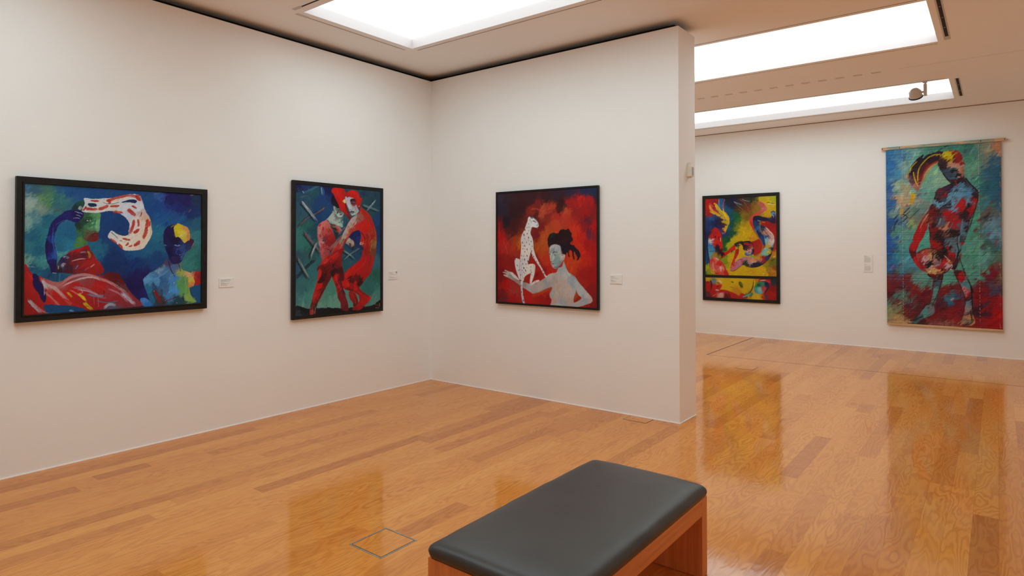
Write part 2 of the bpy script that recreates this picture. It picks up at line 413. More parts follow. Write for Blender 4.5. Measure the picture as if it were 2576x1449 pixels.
# ---------------------------------------------------------------- paintings
# ---------------------------------------------------------------- painting engine
def lattice(seed):
    return np.random.RandomState(seed).rand(64, 64)
def vnoise(x, y, seed=0):
    """smooth value noise in 0..1"""
    g = lattice(seed)
    xi = np.floor(x).astype(int); yi = np.floor(y).astype(int)
    fx = x - xi; fy = y - yi
    fx = fx*fx*(3-2*fx); fy = fy*fy*(3-2*fy)
    x0 = xi % 64; x1 = (xi+1) % 64; y0 = yi % 64; y1 = (yi+1) % 64
    return (g[y0, x0]*(1-fx)+g[y0, x1]*fx)*(1-fy)+(g[y1, x0]*(1-fx)+g[y1, x1]*fx)*fy
def rgb(c):
    return np.array([int(c[i:i+2], 16)/255 for i in (0, 2, 4)])
def catmull(pts, closed, n=5):
    p = np.array(pts, float)
    if len(p) < 3: return p
    out = []
    m = len(p)
    for i in range(m if closed else m-1):
        if closed: a, b, c, d = p[i-1], p[i], p[(i+1) % m], p[(i+2) % m]
        else: a, b, c, d = p[max(i-1, 0)], p[i], p[i+1], p[min(i+2, m-1)]
        for k in range(n):
            t = k/n
            out.append(.5*((2*b)+(c-a)*t+(2*a-5*b+4*c-d)*t*t+(3*b-a-3*c+d)*t**3))
    if not closed: out.append(p[-1])
    return np.array(out)
class Painting:
    """raster of brush marks; x runs across, y runs down, height = 1000 units"""
    def __init__(s, ratio, nx, ny, seed):
        s.W = 1000*ratio; s.nx, s.ny = nx, ny
        s.X, s.Y = np.meshgrid(np.linspace(0, s.W, nx), np.linspace(0, 1000, ny))
        s.img = np.zeros((ny, nx, 3)); s.px = 1000/ny; s.seed = seed
    def win(s, x0, y0, x1, y1):
        a = int(max(0, np.floor(x0/s.W*(s.nx-1)))); b = int(min(s.nx, np.ceil(x1/s.W*(s.nx-1))+1))
        c = int(max(0, np.floor(y0/1000*(s.ny-1)))); d = int(min(s.ny, np.ceil(y1/1000*(s.ny-1))+1))
        return (slice(c, d), slice(a, b)) if b > a and d > c else None
    def shade(s, col, X, Y):
        if isinstance(col, str): return rgb(col)
        sd = s.seed
        a, b = (X+Y)/1.41, (Y-X)/1.41            # brush marks lean along the diagonal
        wx = X+36*(vnoise(X/28, Y/28, sd+1)-.5)+34*(vnoise(a/5, b/16, sd+5)-.5)
        wy = Y+36*(vnoise(X/28, Y/28, sd+2)-.5)+34*(vnoise(a/5, b/16, sd+6)-.5)
        num = 0; den = 0
        for x, y, c in col:
            w = 1/((wx-x)**2+(wy-y)**2+40)**2.3
            num = num+w[..., None]*rgb(c); den = den+w
        return num/den[..., None]
    def mix(s, w, col, a):
        s.img[w] = s.img[w]*(1-a[..., None])+col*a[..., None]
    def F(s, pts):
        s.img[:] = s.shade(pts, s.X, s.Y)
    def dist(s, p, X, Y, closed):
        best = np.full(X.shape, 1e9); tt = np.zeros(X.shape); sd = np.zeros(X.shape)
        inside = np.zeros(X.shape, bool)
        q = np.vstack([p, p[:1]]) if closed else p
        L = np.r_[0, np.cumsum(np.hypot(*np.diff(q, axis=0).T))]
        for i in range(len(q)-1):
            (ax, ay), (bx, by) = q[i], q[i+1]
            dx, dy = bx-ax, by-ay; l2 = dx*dx+dy*dy+1e-9
            t = np.clip(((X-ax)*dx+(Y-ay)*dy)/l2, 0, 1)
            ex = X-ax-t*dx; ey = Y-ay-t*dy
            d = np.hypot(ex, ey); m = d < best
            best = np.where(m, d, best); tt = np.where(m, L[i]+t*(L[i+1]-L[i]), tt)
            sd = np.where(m, np.sign(dx*ey-dy*ex)*d, sd)
            if closed and dy != 0:
                inside ^= ((ay > Y) != (by > Y)) & (X < dx*(Y-ay)/dy+ax)
        return best, tt, sd, inside, L[-1]
    def P(s, pts, col, soft=3, rough=5, a=1., sharp=False):
        p = np.array(pts, float) if sharp else catmull(pts, True, 4)
        m = soft+rough+4
        w = s.win(p[:, 0].min()-m, p[:, 1].min()-m, p[:, 0].max()+m, p[:, 1].max()+m)
        if w is None: return
        X, Y = s.X[w], s.Y[w]
        d, t, sd, ins, _ = s.dist(p, X, Y, True)
        d = np.where(ins, d, -d)+rough*(.5*vnoise(X/17, Y/17, s.seed+3)+.3*vnoise(X/6, Y/6, s.seed+4)+.2*vnoise(X/2.7, Y/2.7, s.seed+7)-.5)*1.3
        al = np.clip(d/max(soft, s.px)+.5, 0, 1)*a
        s.mix(w, s.shade(col, X, Y), al)
    def S(s, pts, wd, col, a=.95, dry=.35, taper=.25, soft=2.5):
        p = catmull(pts, False, 5)
        m = wd/2+6
        w = s.win(p[:, 0].min()-m, p[:, 1].min()-m, p[:, 0].max()+m, p[:, 1].max()+m)
        if w is None: return
        X, Y = s.X[w], s.Y[w]
        d, t, sd, _, L = s.dist(p, X, Y, False)
        f = t/max(L, 1e-6)
        hw = wd/2*(1-taper+taper*np.sqrt(np.clip(4*f*(1-f), 0, 1)))
        hw = hw+wd*.3*(.6*vnoise(X/13, Y/13, s.seed+8)+.4*vnoise(X/4, Y/4, s.seed+9)-.5)
        al = np.clip((hw-d)/max(soft, s.px)+.5, 0, 1)
        br = vnoise(sd/2.6+50, t/34, s.seed+int(p[0, 0]) % 17)
        al = al*np.clip(1-dry*2.2*(br-.35)*(.6+f), 0, 1)*a
        if dry > .25 and wd > 6:
            b1 = vnoise(sd/2.2+9, t*0+3.3, s.seed+14); b2 = vnoise(sd/2.2+31, t*0+7.3, s.seed+15)
            al = al*np.clip((f-dry*.45*b1)/.06+1, 0, 1)*np.clip((1-dry*.8*b2-f)/.08+1, 0, 1)
        s.mix(w, rgb(col), al)
    def D(s, n, ln, wd, ang, spread, seed, box=None, jit=.10, a=.6):
        """n loose dabs that pick up the colour below them, turned a little lighter or darker"""
        r = np.random.RandomState(seed)
        x0, y0, x1, y1 = box or (0, 0, s.W, 1000)
        for i in range(n):
            x, y = x0+r.rand()*(x1-x0), y0+r.rand()*(y1-y0)
            th = math.radians(ang+spread*(r.rand()-.5)*2); l = ln*(.5+r.rand())
            xs = int(np.clip(x/s.W*(s.nx-1), 0, s.nx-1)); ys = int(np.clip(y/1000*(s.ny-1), 0, s.ny-1))
            c = np.clip(s.img[ys, xs]*(1+jit*(r.randn()))+jit*.25*r.randn(3), 0, 1)
            hx, hy = math.cos(th)*l/2, -math.sin(th)*l/2
            b = l*.12*r.randn()
            s.S([(x-hx, y-hy), (x+b*math.sin(th), y+b*math.cos(th)), (x+hx, y+hy)], wd*(.6+.8*r.rand()), '%02x%02x%02x' % tuple(int(v*255) for v in c), a, .6)
    def finish(s, ang=60, amt=.10):
        c, n = math.cos(math.radians(ang)), -math.sin(math.radians(ang))
        u = s.X*c+s.Y*n; v = -s.X*n+s.Y*c
        k = vnoise(u/22+3*vnoise(s.X/60, s.Y/60, s.seed+13), v/4+6*vnoise(s.X/50, s.Y/50, s.seed+14), s.seed+11)*.55+vnoise(s.X/3, s.Y/3, s.seed+12)*.45-.5
        s.img = np.clip(s.img*(1+2*amt*k[..., None]), 0, 1)
        return s.img

LIN = lambda c: np.where(c <= .04045, c/12.92, ((c+.055)/1.055)**2.4)
PAINT_GAIN = np.array([1.27, 1.27, 1.32])      # pigment reflectance for a picture tone seen under this room's light
def raster(ratio, nx, ny, seed, ops):
    p = Painting(ratio, nx, ny, seed)
    for o in ops:
        k = o[0]
        if k == 'F': p.F(o[1])
        elif k == 'P': p.P(o[1], o[2], **o[3])
        elif k == 'S': p.S(o[1], o[2], o[3], **o[4])
        elif k == 'D': p.D(*o[1], **o[2])
        elif k == 'E': p.finish(o[1], o[2])
    return np.clip(LIN(p.img)*PAINT_GAIN, 0, .88)
def picture_mesh(name, img, origin, across, up, out, back=None, depth=.004, relief=None):
    """a painted sheet with thickness: grid front, flat back"""
    ny, nx, _ = img.shape
    o, a, u, n = [np.array(v, float) for v in (origin, across, up, out)]
    s, t = np.meshgrid(np.linspace(0, 1, nx), np.linspace(1, 0, ny))
    P = o+s[..., None]*a+t[..., None]*u
    if relief is not None: P = P+relief(s, t)[..., None]*n
    P = P.reshape(-1, 3)
    idx = np.arange(nx*ny).reshape(ny, nx)
    q = np.stack([idx[1:, :-1], idx[1:, 1:], idx[:-1, 1:], idx[:-1, :-1]], -1).reshape(-1, 4)
    nv = nx*ny
    backv = np.array([o+dx*a+dy*u-depth*n for dx, dy in ((0, 0), (1, 0), (1, 1), (0, 1))])
    loops = list(q.ravel()); starts = list(range(0, len(loops), 4)); tot = [4]*len(starts)
    edge = [list(idx[-1, :]), list(idx[::-1, -1]), list(idx[0, ::-1]), list(idx[:, 0])]
    for i, e in enumerate(edge):
        f = e[::-1]+[nv+i, nv+(i+1) % 4]
        starts.append(len(loops)); loops += [int(k) for k in f]; tot.append(len(f))
    starts.append(len(loops)); loops += [nv+3, nv+2, nv+1, nv]; tot.append(4)
    me = bpy.data.meshes.new(name)
    me.vertices.add(nv+4); me.vertices.foreach_set('co', np.vstack([P, backv]).astype(np.float32).ravel())
    me.loops.add(len(loops)); me.loops.foreach_set('vertex_index', np.array(loops, np.int32))
    me.polygons.add(len(starts)); me.polygons.foreach_set('loop_start', np.array(starts, np.int32))
    me.update(calc_edges=True); me.validate()
    at = me.color_attributes.new('paint', 'FLOAT_COLOR', 'POINT')
    c = np.ones((nv+4, 4), np.float32); c[:nv, :3] = img.reshape(-1, 3); c[nv:, :3] = .3
    at.data.foreach_set('color', c.ravel())
    return me
# axes of a picture on each wall: (local) across, out
AX = {'left': (lambda h, z, d: (d, h, z)), 'middle': (lambda h, z, d: (h, -d, z)), 'far': (lambda h, z, d: (h, D-d, z))}
AV = {'left': ((0, 1, 0), (1, 0, 0)), 'middle': ((1, 0, 0), (0, -1, 0)), 'far': ((1, 0, 0), (0, -1, 0))}
def framed(name, wallname, outer, canvases, F, cd, mat, label, lip=0, stile=True):
    """outer=(h0,h1,z0,z1); canvases=[(h0,h1,z0,z1,img)] inside; F front of the frame, cd canvas depth from the wall"""
    f = AX[wallname]; h0, h1, z0, z1 = outer
    t = empty(name, f((h0+h1)/2, z0, 0), label, 'painting')
    def bx(bm, a, b): add_box(bm, f(*a), f(*b))
    ih0 = max(c[0] for c in canvases); ih1 = min(c[1] for c in canvases); iz0 = min(c[2] for c in canvases); iz1 = max(c[3] for c in canvases)
    bm = bmesh.new()
    add_ring(bm, f, outer, (ih0-lip, ih1+lip, iz0-lip, iz1+lip), .008, F)
    o = link('frame', mesh_of(bm, 'frame', .0018, 2), mat); o.parent = t; o.location = -t.location
    cs = sorted(canvases, key=lambda c: c[2])
    for a, b in zip(cs, cs[1:]):
        bm = bmesh.new(); bx(bm, (ih0, a[3], .010), (ih1, b[2], F-.0005))
        o = link('crossbar', mesh_of(bm, 'crossbar', .0015, 2), mat); o.parent = t; o.location = -t.location
    if lip:
        bm = bmesh.new(); add_ring(bm, f, (ih0-lip, ih1+lip, iz0-lip, iz1+lip), (ih0, ih1, iz0, iz1), .01, F+.008)
        o = link('inner_moulding', mesh_of(bm, 'inner_moulding', .004, 3), mat); o.parent = t; o.location = -t.location
    for c in canvases:
        e = .002
        a, n = AV[wallname]
        me = picture_mesh('canvas', c[4], f(c[0]-e, c[2]-e, cd), tuple(v*(c[1]-c[0]+2*e) for v in a), (0, 0, c[3]-c[2]+2*e), n, depth=.02)
        o = link('canvas', me, M_PAINT); o.parent = t; o.location = -t.location
    return t
ART = {
'A': (1.3359, 520, 385, 10, [
('F',[(21,35,'3a5f7d'),(77,48,'33586a'),(128,79,'3f6a5a'),(151,130,'4a7d57'),(114,114,'5a8560'),(22,163,'8aa39a'),(57,136,'809a98'),(16,292,'6f9a94'),(50,256,'4f7f85'),(107,185,'6a857c'),(59,394,'1d5a74'),(277,51,'1c4f86'),(202,127,'2a6068'),(247,89,'2f6a70'),(513,25,'18457e'),(354,28,'1c4a80'),(641,271,'12386f'),(557,246,'123c74'),(279,373,'1e5c80'),(249,427,'226088'),(205,515,'4a8f90'),(310,479,'27708c'),(96,523,'1a5a76'),(132,593,'3a7f84'),(19,591,'5f8f88'),(61,651,'1a5570'),(170,699,'15496b'),(24,497,'2a6f80'),(558,386,'123a70'),(484,497,'1c6080'),(601,572,'0f3066'),(601,629,'0f2c60'),(774,622,'10306a'),(952,132,'143f80'),(887,77,'15457e'),(970,32,'2a5090'),(1046,48,'1a1a5c'),(1193,68,'1c1a55'),(1144,143,'1a2468'),(1244,168,'152a60'),(1304,62,'1c3050'),(999,229,'17508a'),(954,379,'1f6484'),(982,477,'1a587c'),(955,577,'123c70'),(1144,224,'1a4f86'),(1295,270,'1f5570'),(1286,394,'2f7078'),(1247,559,'2b6a6c'),(1308,611,'246060'),(1237,641,'2f7470'),(1299,787,'124a70'),(1331,892,'154a78'),(819,768,'1b1450'),(766,823,'15134a'),(802,883,'1a1250'),(866,896,'182060'),(136,975,'10406b'),(283,969,'12436e'),(773,526,'155080'),(881,497,'1b5a80'),(160,392,'236e80'),(152,287,'1e6078')]),
('D',(420,70,14,50,28,3),{'jit':0.13,'a':0.6}),
('S',[(12,154),(36,132),(55,160)],17.2,'8aa5a0',{'a':0.6,'dry':0.6}),
('S',[(16,191),(25,279)],19.9,'8fa59c',{'a':0.5,'dry':0.7}),
('S',[(97,179),(121,208)],20.6,'82968c',{'a':0.55,'dry':0.8}),
('S',[(10,613),(40,636)],10.7,'8a9a80',{'a':0.7}),
('S',[(46,633),(73,640)],8.2,'8ab0a0',{'a':0.6}),
('S',[(90,113),(152,72),(227,37)],11.0,'5a8a58',{'a':0.5,'dry':0.7}),
('S',[(140,170),(215,113)],9.8,'5f9560',{'a':0.5,'dry':0.7}),
('S',[(178,146),(266,118),(345,75)],8.5,'3f7a72',{'a':0.5,'dry':0.7}),
('P',[(208,347),(236,301),(294,284),(327,321),(341,375),(331,436),(312,482),(263,521),(219,527),(199,475),(197,407)],[(236,362,'1d5e84'),(308,375,'1a5c82'),(282,467,'246e90'),(219,483,'1f5f80')],{'soft':12}),
('S',[(215,516),(264,528),(302,498)],8.2,'5a9a98',{'a':0.6}),
('P',[(309,184),(326,145),(359,120),(390,114),(406,156),(389,203),(346,201)],[(332,167,'16303a'),(372,143,'1d4a3a')],{'soft':6}),
('P',[(389,211),(373,197),(319,189),(267,201),(217,248),(179,287),(157,355),(142,423),(134,498),(143,579),(163,632),(179,683),(220,684),(210,633),(215,557),(200,483),(194,422),(208,347),(236,297),(281,273),(320,287),(354,286),(388,249)],[(346,220,'17104c'),(293,238,'1d1c62'),(249,255,'191a5c'),(173,378,'1b1252'),(156,519,'1a1455'),(187,632,'1b134d'),(183,407,'1c3a86'),(199,542,'1e4a94'),(155,468,'160f48'),(229,271,'1a1658')],{'rough':7}),
('S',[(186,333),(183,437),(196,512),(204,580)],8.5,'2a62aa',{'a':0.8}),
('S',[(205,310),(236,286),(281,269)],4.9,'3a78b8',{'a':0.7}),
('S',[(170,407),(161,498),(174,595)],6.7,'221a70',{'a':0.7}),
('S',[(217,256),(261,232),(320,214)],6.4,'24246e',{'a':0.7}),
('P',[(352,174),(359,161),(375,159),(381,173),(373,187),(358,186)],'8d9ca4',{}),
('S',[(330,202),(346,205),(362,216)],3.5,'9fb0cc',{'dry':0.1}),
('S',[(346,210),(370,212),(383,222)],3.5,'9fb0cc',{'dry':0.1}),
('S',[(320,256),(346,252),(363,258)],3.6,'9fb0cc',{'dry':0.1}),
('S',[(340,229),(360,234),(370,244)],3.5,'9fb0cc',{'dry':0.1}),
('P',[(400,206),(506,206),(508,261),(505,324),(504,348),(495,371),(498,403),(489,432),(449,443),(415,435),(388,405),(368,381),(350,359),(334,328),(330,298),(354,286),(383,249),(395,226)],[(413,226,'2c5a3a'),(482,222,'4f8f5c'),(496,285,'6aa877'),(482,325,'66a680'),(441,302,'2f6a4a'),(414,326,'35704a'),(374,374,'2f6340'),(428,373,'4f5040'),(415,404,'6a4438'),(469,427,'6b1c1c'),(442,419,'5a2a24'),(374,320,'1a3a30'),(407,272,'1e4034'),(454,247,'3f7a50'),(347,321,'1a3430'),(483,403,'6a2420'),(449,349,'4a8058')],{}),
('P',[(335,325),(349,359),(374,397),(409,435),(423,447),(409,467),(375,482),(322,491),(337,436),(341,382)],[(347,375,'2f6044'),(374,444,'4a8040'),(348,467,'3f7a44'),(401,451,'3a6a3c')],{}),
('S',[(381,359),(388,405),(415,435),(445,443)],2.2,'12201c',{}),
('S',[(400,253),(424,247),(454,252)],6.5,'14281f',{}),
('S',[(399,269),(424,262),(448,271)],5.7,'101c1a',{}),
('S',[(407,280),(427,288),(451,279)],4.5,'16302a',{}),
('S',[(414,270),(422,272)],6.6,'d8dcdc',{'dry':0}),
('S',[(434,268),(441,271)],5.9,'c8d0d0',{'dry':0}),
('S',[(427,270),(430,271)],5.2,'0c1014',{'dry':0}),
('S',[(448,384),(469,375),(495,379)],7.4,'45100f',{'dry':0.1}),
('S',[(449,394),(469,398),(490,394)],8.1,'641416',{'dry':0.1}),
('S',[(482,270),(481,309),(475,340)],7.4,'7cba8e',{}),
('S',[(466,356),(483,363),(501,354)],4.2,'2a4030',{}),
('S',[(373,312),(387,342),(384,381)],8.9,'27533c',{'a':0.6}),
('S',[(444,302),(441,341)],7.5,'4a8a60',{'a':0.6}),
('P',[(395,90),(457,94),(538,84),(597,76),(665,54),(751,35),(805,43),(825,80),(842,138),(860,186),(888,233),(902,301),(909,360),(889,419),(854,477),(835,499),(773,514),(694,512),(651,474),(600,433),(566,404),(570,378),(590,350),(633,375),(675,391),(719,382),(722,344),(727,287),(700,241),(648,204),(580,184),(515,201),(450,208),(386,202),(380,181),(398,134)],[(434,122,'b9c2c8'),(515,136,'c6cac8'),(598,113,'cbc8c0'),(683,136,'c2cad2'),(726,211,'b7c2d2'),(778,93,'bcc8d4'),(815,139,'c0cbd6'),(816,284,'cfc5ba'),(861,380,'cdc4b0'),(702,469,'d4d0c0'),(773,430,'cfcabc'),(808,497,'d2c6bc'),(600,404,'c4c8c4'),(852,225,'c0a894'),(753,286,'c8ccd0'),(833,206,'b8a8a8')],{'rough':6}),
('S',[(560,104),(631,76),(708,54),(801,51)],23.9,'a83426',{'dry':0.2}),
('S',[(597,106),(673,80),(752,58)],20.0,'cdc6be',{'dry':0.3}),
('S',[(805,54),(819,91)],13.1,'b04a38',{'a':0.7}),
('P',[(665,111),(725,84),(782,85),(774,110),(726,107)],'14284e',{}),
('P',[(422,134),(474,131),(480,152),(434,159)],'132c4c',{}),
('S',[(860,186),(883,253),(898,340),(885,419)],7.5,'b09a70',{'a':0.6}),
('S',[(531,117),(547,125),(598,127),(648,110)],4.4,'20304a',{'a':0.7}),
('S',[(410,176),(448,178),(482,177)],22.5,'a3271f',{'dry':0.25}),
('S',[(506,172),(535,161),(560,146)],26.5,'a3271f',{'dry':0.25}),
('S',[(445,109),(471,110),(494,108)],15.7,'a3271f',{'dry':0.25}),
('S',[(585,147),(617,145),(644,140)],17.9,'a3271f',{'dry':0.25}),
('S',[(611,192),(643,195),(670,195)],21.6,'a3271f',{'dry':0.25}),
('S',[(722,173),(745,192),(762,207)],33.1,'a3271f',{'dry':0.25}),
('S',[(752,137),(767,146),(776,151)],18.5,'a3271f',{'dry':0.25}),
('S',[(762,262),(752,314),(736,363)],25.0,'a3271f',{'dry':0.25}),
('S',[(795,256),(800,282),(798,305)],18.7,'a3271f',{'dry':0.25}),
('S',[(767,361),(786,350),(799,335)],24.1,'a3271f',{'dry':0.25}),
('S',[(871,254),(869,289),(861,322)],28.5,'a3271f',{'dry':0.25}),
('S',[(863,322),(855,364),(842,402)],28.5,'a3271f',{'dry':0.25}),
('S',[(889,262),(890,284),(886,301)],13.4,'a3271f',{'dry':0.25}),
('S',[(681,414),(707,421),(728,425)],18.4,'a3271f',{'dry':0.25}),
('S',[(587,419),(611,435),(628,448)],16.0,'a3271f',{'dry':0.25}),
('S',[(773,469),(791,456),(803,440)],27.9,'a3271f',{'dry':0.25}),
('S',[(702,469),(713,462),(720,451)],16.5,'a3271f',{'dry':0.25}),
('S',[(728,479),(740,477),(748,471)],12.9,'a3271f',{'dry':0.25}),
('S',[(651,464),(664,481),(672,492)],21.7,'a3271f',{'dry':0.25}),
('S',[(571,96),(575,110),(574,122)],21.3,'a3271f',{'dry':0.25}),
('S',[(782,59),(796,72),(805,82)],28.2,'a3271f',{'dry':0.25}),
('S',[(388,189),(399,176),(406,161)],13.6,'a3271f',{'dry':0.25}),
('S',[(822,187),(821,204),(815,217)],9.5,'a3271f',{'dry':0.25}),
('S',[(587,362),(625,394),(642,422)],7.0,'20406a',{'a':0.8}),
('S',[(655,431),(677,435)],4.6,'1a2a3a',{}),
('S',[(722,287),(727,344),(724,384)],3.7,'10264c',{'a':0.8}),
('P',[(4,637),(33,656),(61,694),(90,704),(133,728),(193,754),(237,755),(282,725),(313,703),(359,695),(438,698),(519,719),(569,694),(644,704),(679,753),(713,821),(767,900),(820,951),(857,988),(604,1001),(440,1006),(361,965),(136,928),(136,1001),(5,1008)],[(34,737,'9c1a18'),(99,868,'961a18'),(193,796,'a06060'),(208,857,'a81c1a'),(360,840,'a51c1c'),(520,802,'a01d1d'),(653,761,'4a1218'),(602,721,'541418'),(687,810,'5a3038'),(732,907,'7a2a30'),(521,941,'8f1a20'),(283,907,'a01c1a'),(35,907,'861818'),(438,753,'8a3438'),(603,853,'8f3038'),(407,715,'7a5058'),(620,929,'8a2028'),(604,974,'50506a'),(360,930,'901c1c')],{'rough':8}),
('P',[(58,690),(90,700),(99,739),(114,759),(126,793),(143,846),(139,908),(120,902),(91,834),(62,781)],'17114a',{'rough':8}),
('P',[(425,470),(375,486),(322,509),(271,546),(232,577),(213,625),(206,681),(272,689),(323,700),(417,700),(507,711),(539,684),(534,656),(512,616),(484,584),(464,544),(436,501)],[(348,513,'961a1a'),(402,489,'8a1418'),(251,596,'262048'),(245,626,'3a4560'),(416,598,'941a1c'),(362,636,'7a1c20'),(485,654,'8f1c1c'),(283,658,'401a28'),(233,656,'2a1a28'),(322,573,'5f1a24'),(382,544,'4a1828'),(457,607,'9a1c1c'),(506,671,'841a1c')],{'rough':7}),
('S',[(254,569),(274,564),(291,578)],18.4,'98a8c0',{}),
('S',[(245,637),(256,619),(267,626)],21.2,'a898a8',{}),
('S',[(309,597),(362,582),(416,577)],9.4,'b88a8c',{}),
('S',[(369,530),(393,525),(415,527)],10.0,'8898b0',{}),
('S',[(424,519),(435,549),(435,576)],16.0,'9aa42c',{}),
('S',[(336,659),(357,626)],8.7,'7a8fb0',{}),
('S',[(323,635),(349,651)],5.9,'283c78',{}),
('S',[(440,649),(472,623)],6.6,'b8a8b0',{}),
('S',[(401,672),(433,647)],6.5,'a06068',{}),
('S',[(221,633),(221,656)],5.4,'c0bc80',{}),
('S',[(185,685),(207,689)],5.5,'9aa8c8',{}),
('S',[(323,704),(376,683),(430,676)],8.6,'6a2c34',{}),
('S',[(271,543),(322,513),(402,486)],9.9,'a81c1c',{}),
('S',[(349,659),(416,622),(478,607)],7.1,'a82020',{}),
('S',[(245,581),(296,551)],10.0,'2a1a40',{}),
('S',[(113,727),(148,776),(208,814),(283,907),(318,949)],24.3,'b49c9c',{}),
('S',[(119,740),(141,793),(156,811)],19.3,'a8b0b4',{}),
('S',[(134,827),(194,901),(238,948)],16.1,'a87070',{}),
('S',[(32,886),(71,936),(117,992)],25.0,'9aa4b0',{}),
('S',[(63,914),(121,974),(165,1003)],12.7,'a06060',{}),
('S',[(237,775),(313,721),(407,707),(503,742),(586,778),(671,842),(767,938)],22.6,'b08084',{}),
('S',[(252,789),(359,742),(454,730),(519,760)],13.0,'bfa4a6',{}),
('S',[(321,803),(407,824),(488,875),(570,916)],22.5,'966a78',{}),
('S',[(360,830),(439,844),(520,894)],8.5,'b090a0',{}),
('S',[(671,870),(723,921),(780,977)],27.7,'a8b4cc',{}),
('S',[(570,828),(654,875),(723,955)],12.6,'b07880',{}),
('S',[(423,863),(488,886),(553,878)],15.5,'5f7a98',{}),
('S',[(488,920),(570,944),(654,931)],10.7,'4a6a8c',{}),
('S',[(542,988),(578,959),(633,972)],21.3,'8fa0ac',{}),
('S',[(299,823),(360,867),(424,934)],10.1,'c07070',{}),
('S',[(283,840),(318,884)],14.8,'c0b420',{}),
('S',[(360,856),(388,887),(412,920)],20.2,'c6b81c',{}),
('S',[(396,932),(431,967),(461,996)],24.1,'beb01c',{}),
('S',[(136,954),(224,956),(315,967),(393,1000)],33.4,'11406c',{}),
('S',[(157,995),(254,998)],13.1,'1a4a78',{}),
('S',[(300,984),(330,995)],15.0,'7a98b0',{}),
('S',[(130,775),(132,853)],5.0,'c0c0b8',{}),
('S',[(497,884),(501,972)],4.2,'b07878',{}),
('S',[(467,873),(470,951)],4.5,'a07070',{}),
('S',[(540,840),(540,896)],4.6,'3a1018',{}),
('S',[(655,761),(655,827)],5.4,'3a2028',{}),
('S',[(218,691),(215,753)],3.4,'102a30',{}),
('S',[(233,691),(231,762)],4.1,'3a86b0',{}),
('S',[(353,826),(375,823),(387,850),(364,853)],4.2,'c8b8b0',{}),
('S',[(150,863),(186,905),(209,946)],13.0,'b01c1a',{}),
('S',[(19,667),(62,738)],11.0,'ac2420',{}),
('S',[(627,751),(670,771),(687,820)],14.5,'641418',{}),
('S',[(253,887),(314,927),(376,967)],13.2,'b22020',{}),
('S',[(454,790),(520,811),(570,851)],14.0,'b41e1e',{}),
('S',[(21,890),(29,984)],6.1,'7a2018',{}),
('P',[(1043,592),(1067,618),(1117,636),(1159,619),(1155,671),(1185,697),(1237,717),(1281,744),(1282,797),(1267,841),(1233,856),(1247,919),(1280,964),(1264,995),(917,996),(894,964),(877,897),(854,838),(839,779),(849,746),(891,706),(947,674),(994,641),(1026,599)],[(1051,625,'303a66'),(1035,634,'4a3a55'),(876,756,'5590c0'),(891,731,'4a88b8'),(931,716,'3c70a0'),(1019,702,'3f6f9c'),(970,684,'6a90b0'),(988,785,'2c5c92'),(1085,670,'46608c'),(1093,781,'3b7ab8'),(1086,866,'3f86c4'),(1168,724,'8a9a50'),(1185,785,'4a8a58'),(1220,733,'c09a6a'),(1263,788,'c0a83a'),(1254,823,'c07848'),(1152,809,'50904c'),(1186,871,'5a9a50'),(1221,943,'7aa050'),(1053,907,'3a78b0'),(933,841,'24466c'),(940,783,'4584b4'),(972,945,'30303a'),(909,941,'1d5c80'),(877,864,'1f6a90'),(1137,964,'1d3d50'),(1020,846,'34608a')],{'rough':6}),
('P',[(1244,715),(1337,713),(1339,809),(1285,833),(1274,780)],[(1263,731,'b08058'),(1289,745,'961c1c'),(1323,755,'7a2030'),(1298,815,'a01c1c')],{'rough':8}),
('P',[(816,927),(870,928),(913,992),(847,996)],[(847,945,'3a78b8'),(894,982,'2a66ac')],{'rough':8}),
('P',[(1005,362),(1017,327),(1049,297),(1098,281),(1148,285),(1199,306),(1227,349),(1238,403),(1267,419),(1262,454),(1235,500),(1202,532),(1178,584),(1151,621),(1092,637),(1059,609),(1043,557),(1019,498),(1001,430)],[(1049,361,'1a1048'),(1091,429,'130e3a'),(1066,524,'121040'),(1034,481,'161a50'),(1133,481,'1a2a62'),(1167,498,'25407a'),(1133,593,'161c4a'),(1101,609,'2a1a50'),(1218,481,'20305e'),(1248,436,'3a1a3a'),(1184,567,'3a5a8c'),(1116,532,'16205a')],{'rough':5}),
('P',[(1091,309),(1115,282),(1131,275),(1166,289),(1208,306),(1229,349),(1236,408),(1213,428),(1185,449),(1159,421),(1132,394),(1105,396),(1097,352)],[(1132,325,'bdb31c'),(1148,360,'c8c02c'),(1199,323,'c88a50'),(1174,402,'b4ac38'),(1227,393,'c08048'),(1124,386,'b0a420'),(1166,384,'c0b870')],{'rough':9}),
('S',[(1061,310),(1090,292),(1124,286)],11.9,'8a8a30',{'dry':0.6}),
('S',[(1083,454),(1125,449),(1154,463)],6.7,'0a0a28',{}),
('S',[(1098,467),(1120,472),(1143,469)],8.5,'86a0be',{'dry':0.1}),
('S',[(1118,465),(1126,470)],7.6,'0a1030',{'dry':0}),
('S',[(1009,465),(1029,472)],8.2,'5a7aa4',{}),
('S',[(1125,498),(1109,532),(1125,550)],5.7,'3a5a98',{'a':0.7}),
('S',[(1059,563),(1084,558),(1125,567)],6.6,'0a0a28',{}),
('S',[(1067,577),(1117,577)],4.1,'30305a',{}),
('S',[(1235,411),(1266,432),(1249,481),(1218,524)],7.0,'3c1c34',{}),
('S',[(1269,445),(1240,498)],6.1,'c08a60',{'a':0.8}),
('S',[(1043,600),(1067,686),(1109,760)],6.9,'10183a',{}),
('S',[(1152,701),(1139,653),(1126,627)],5.7,'181a30',{}),
('S',[(1184,550),(1151,627)],4.4,'101838',{}),
('S',[(1019,608),(1026,651)],16.7,'5a3c50',{'a':0.7}),
('S',[(933,859),(955,915),(984,979)],31.2,'781a1a',{}),
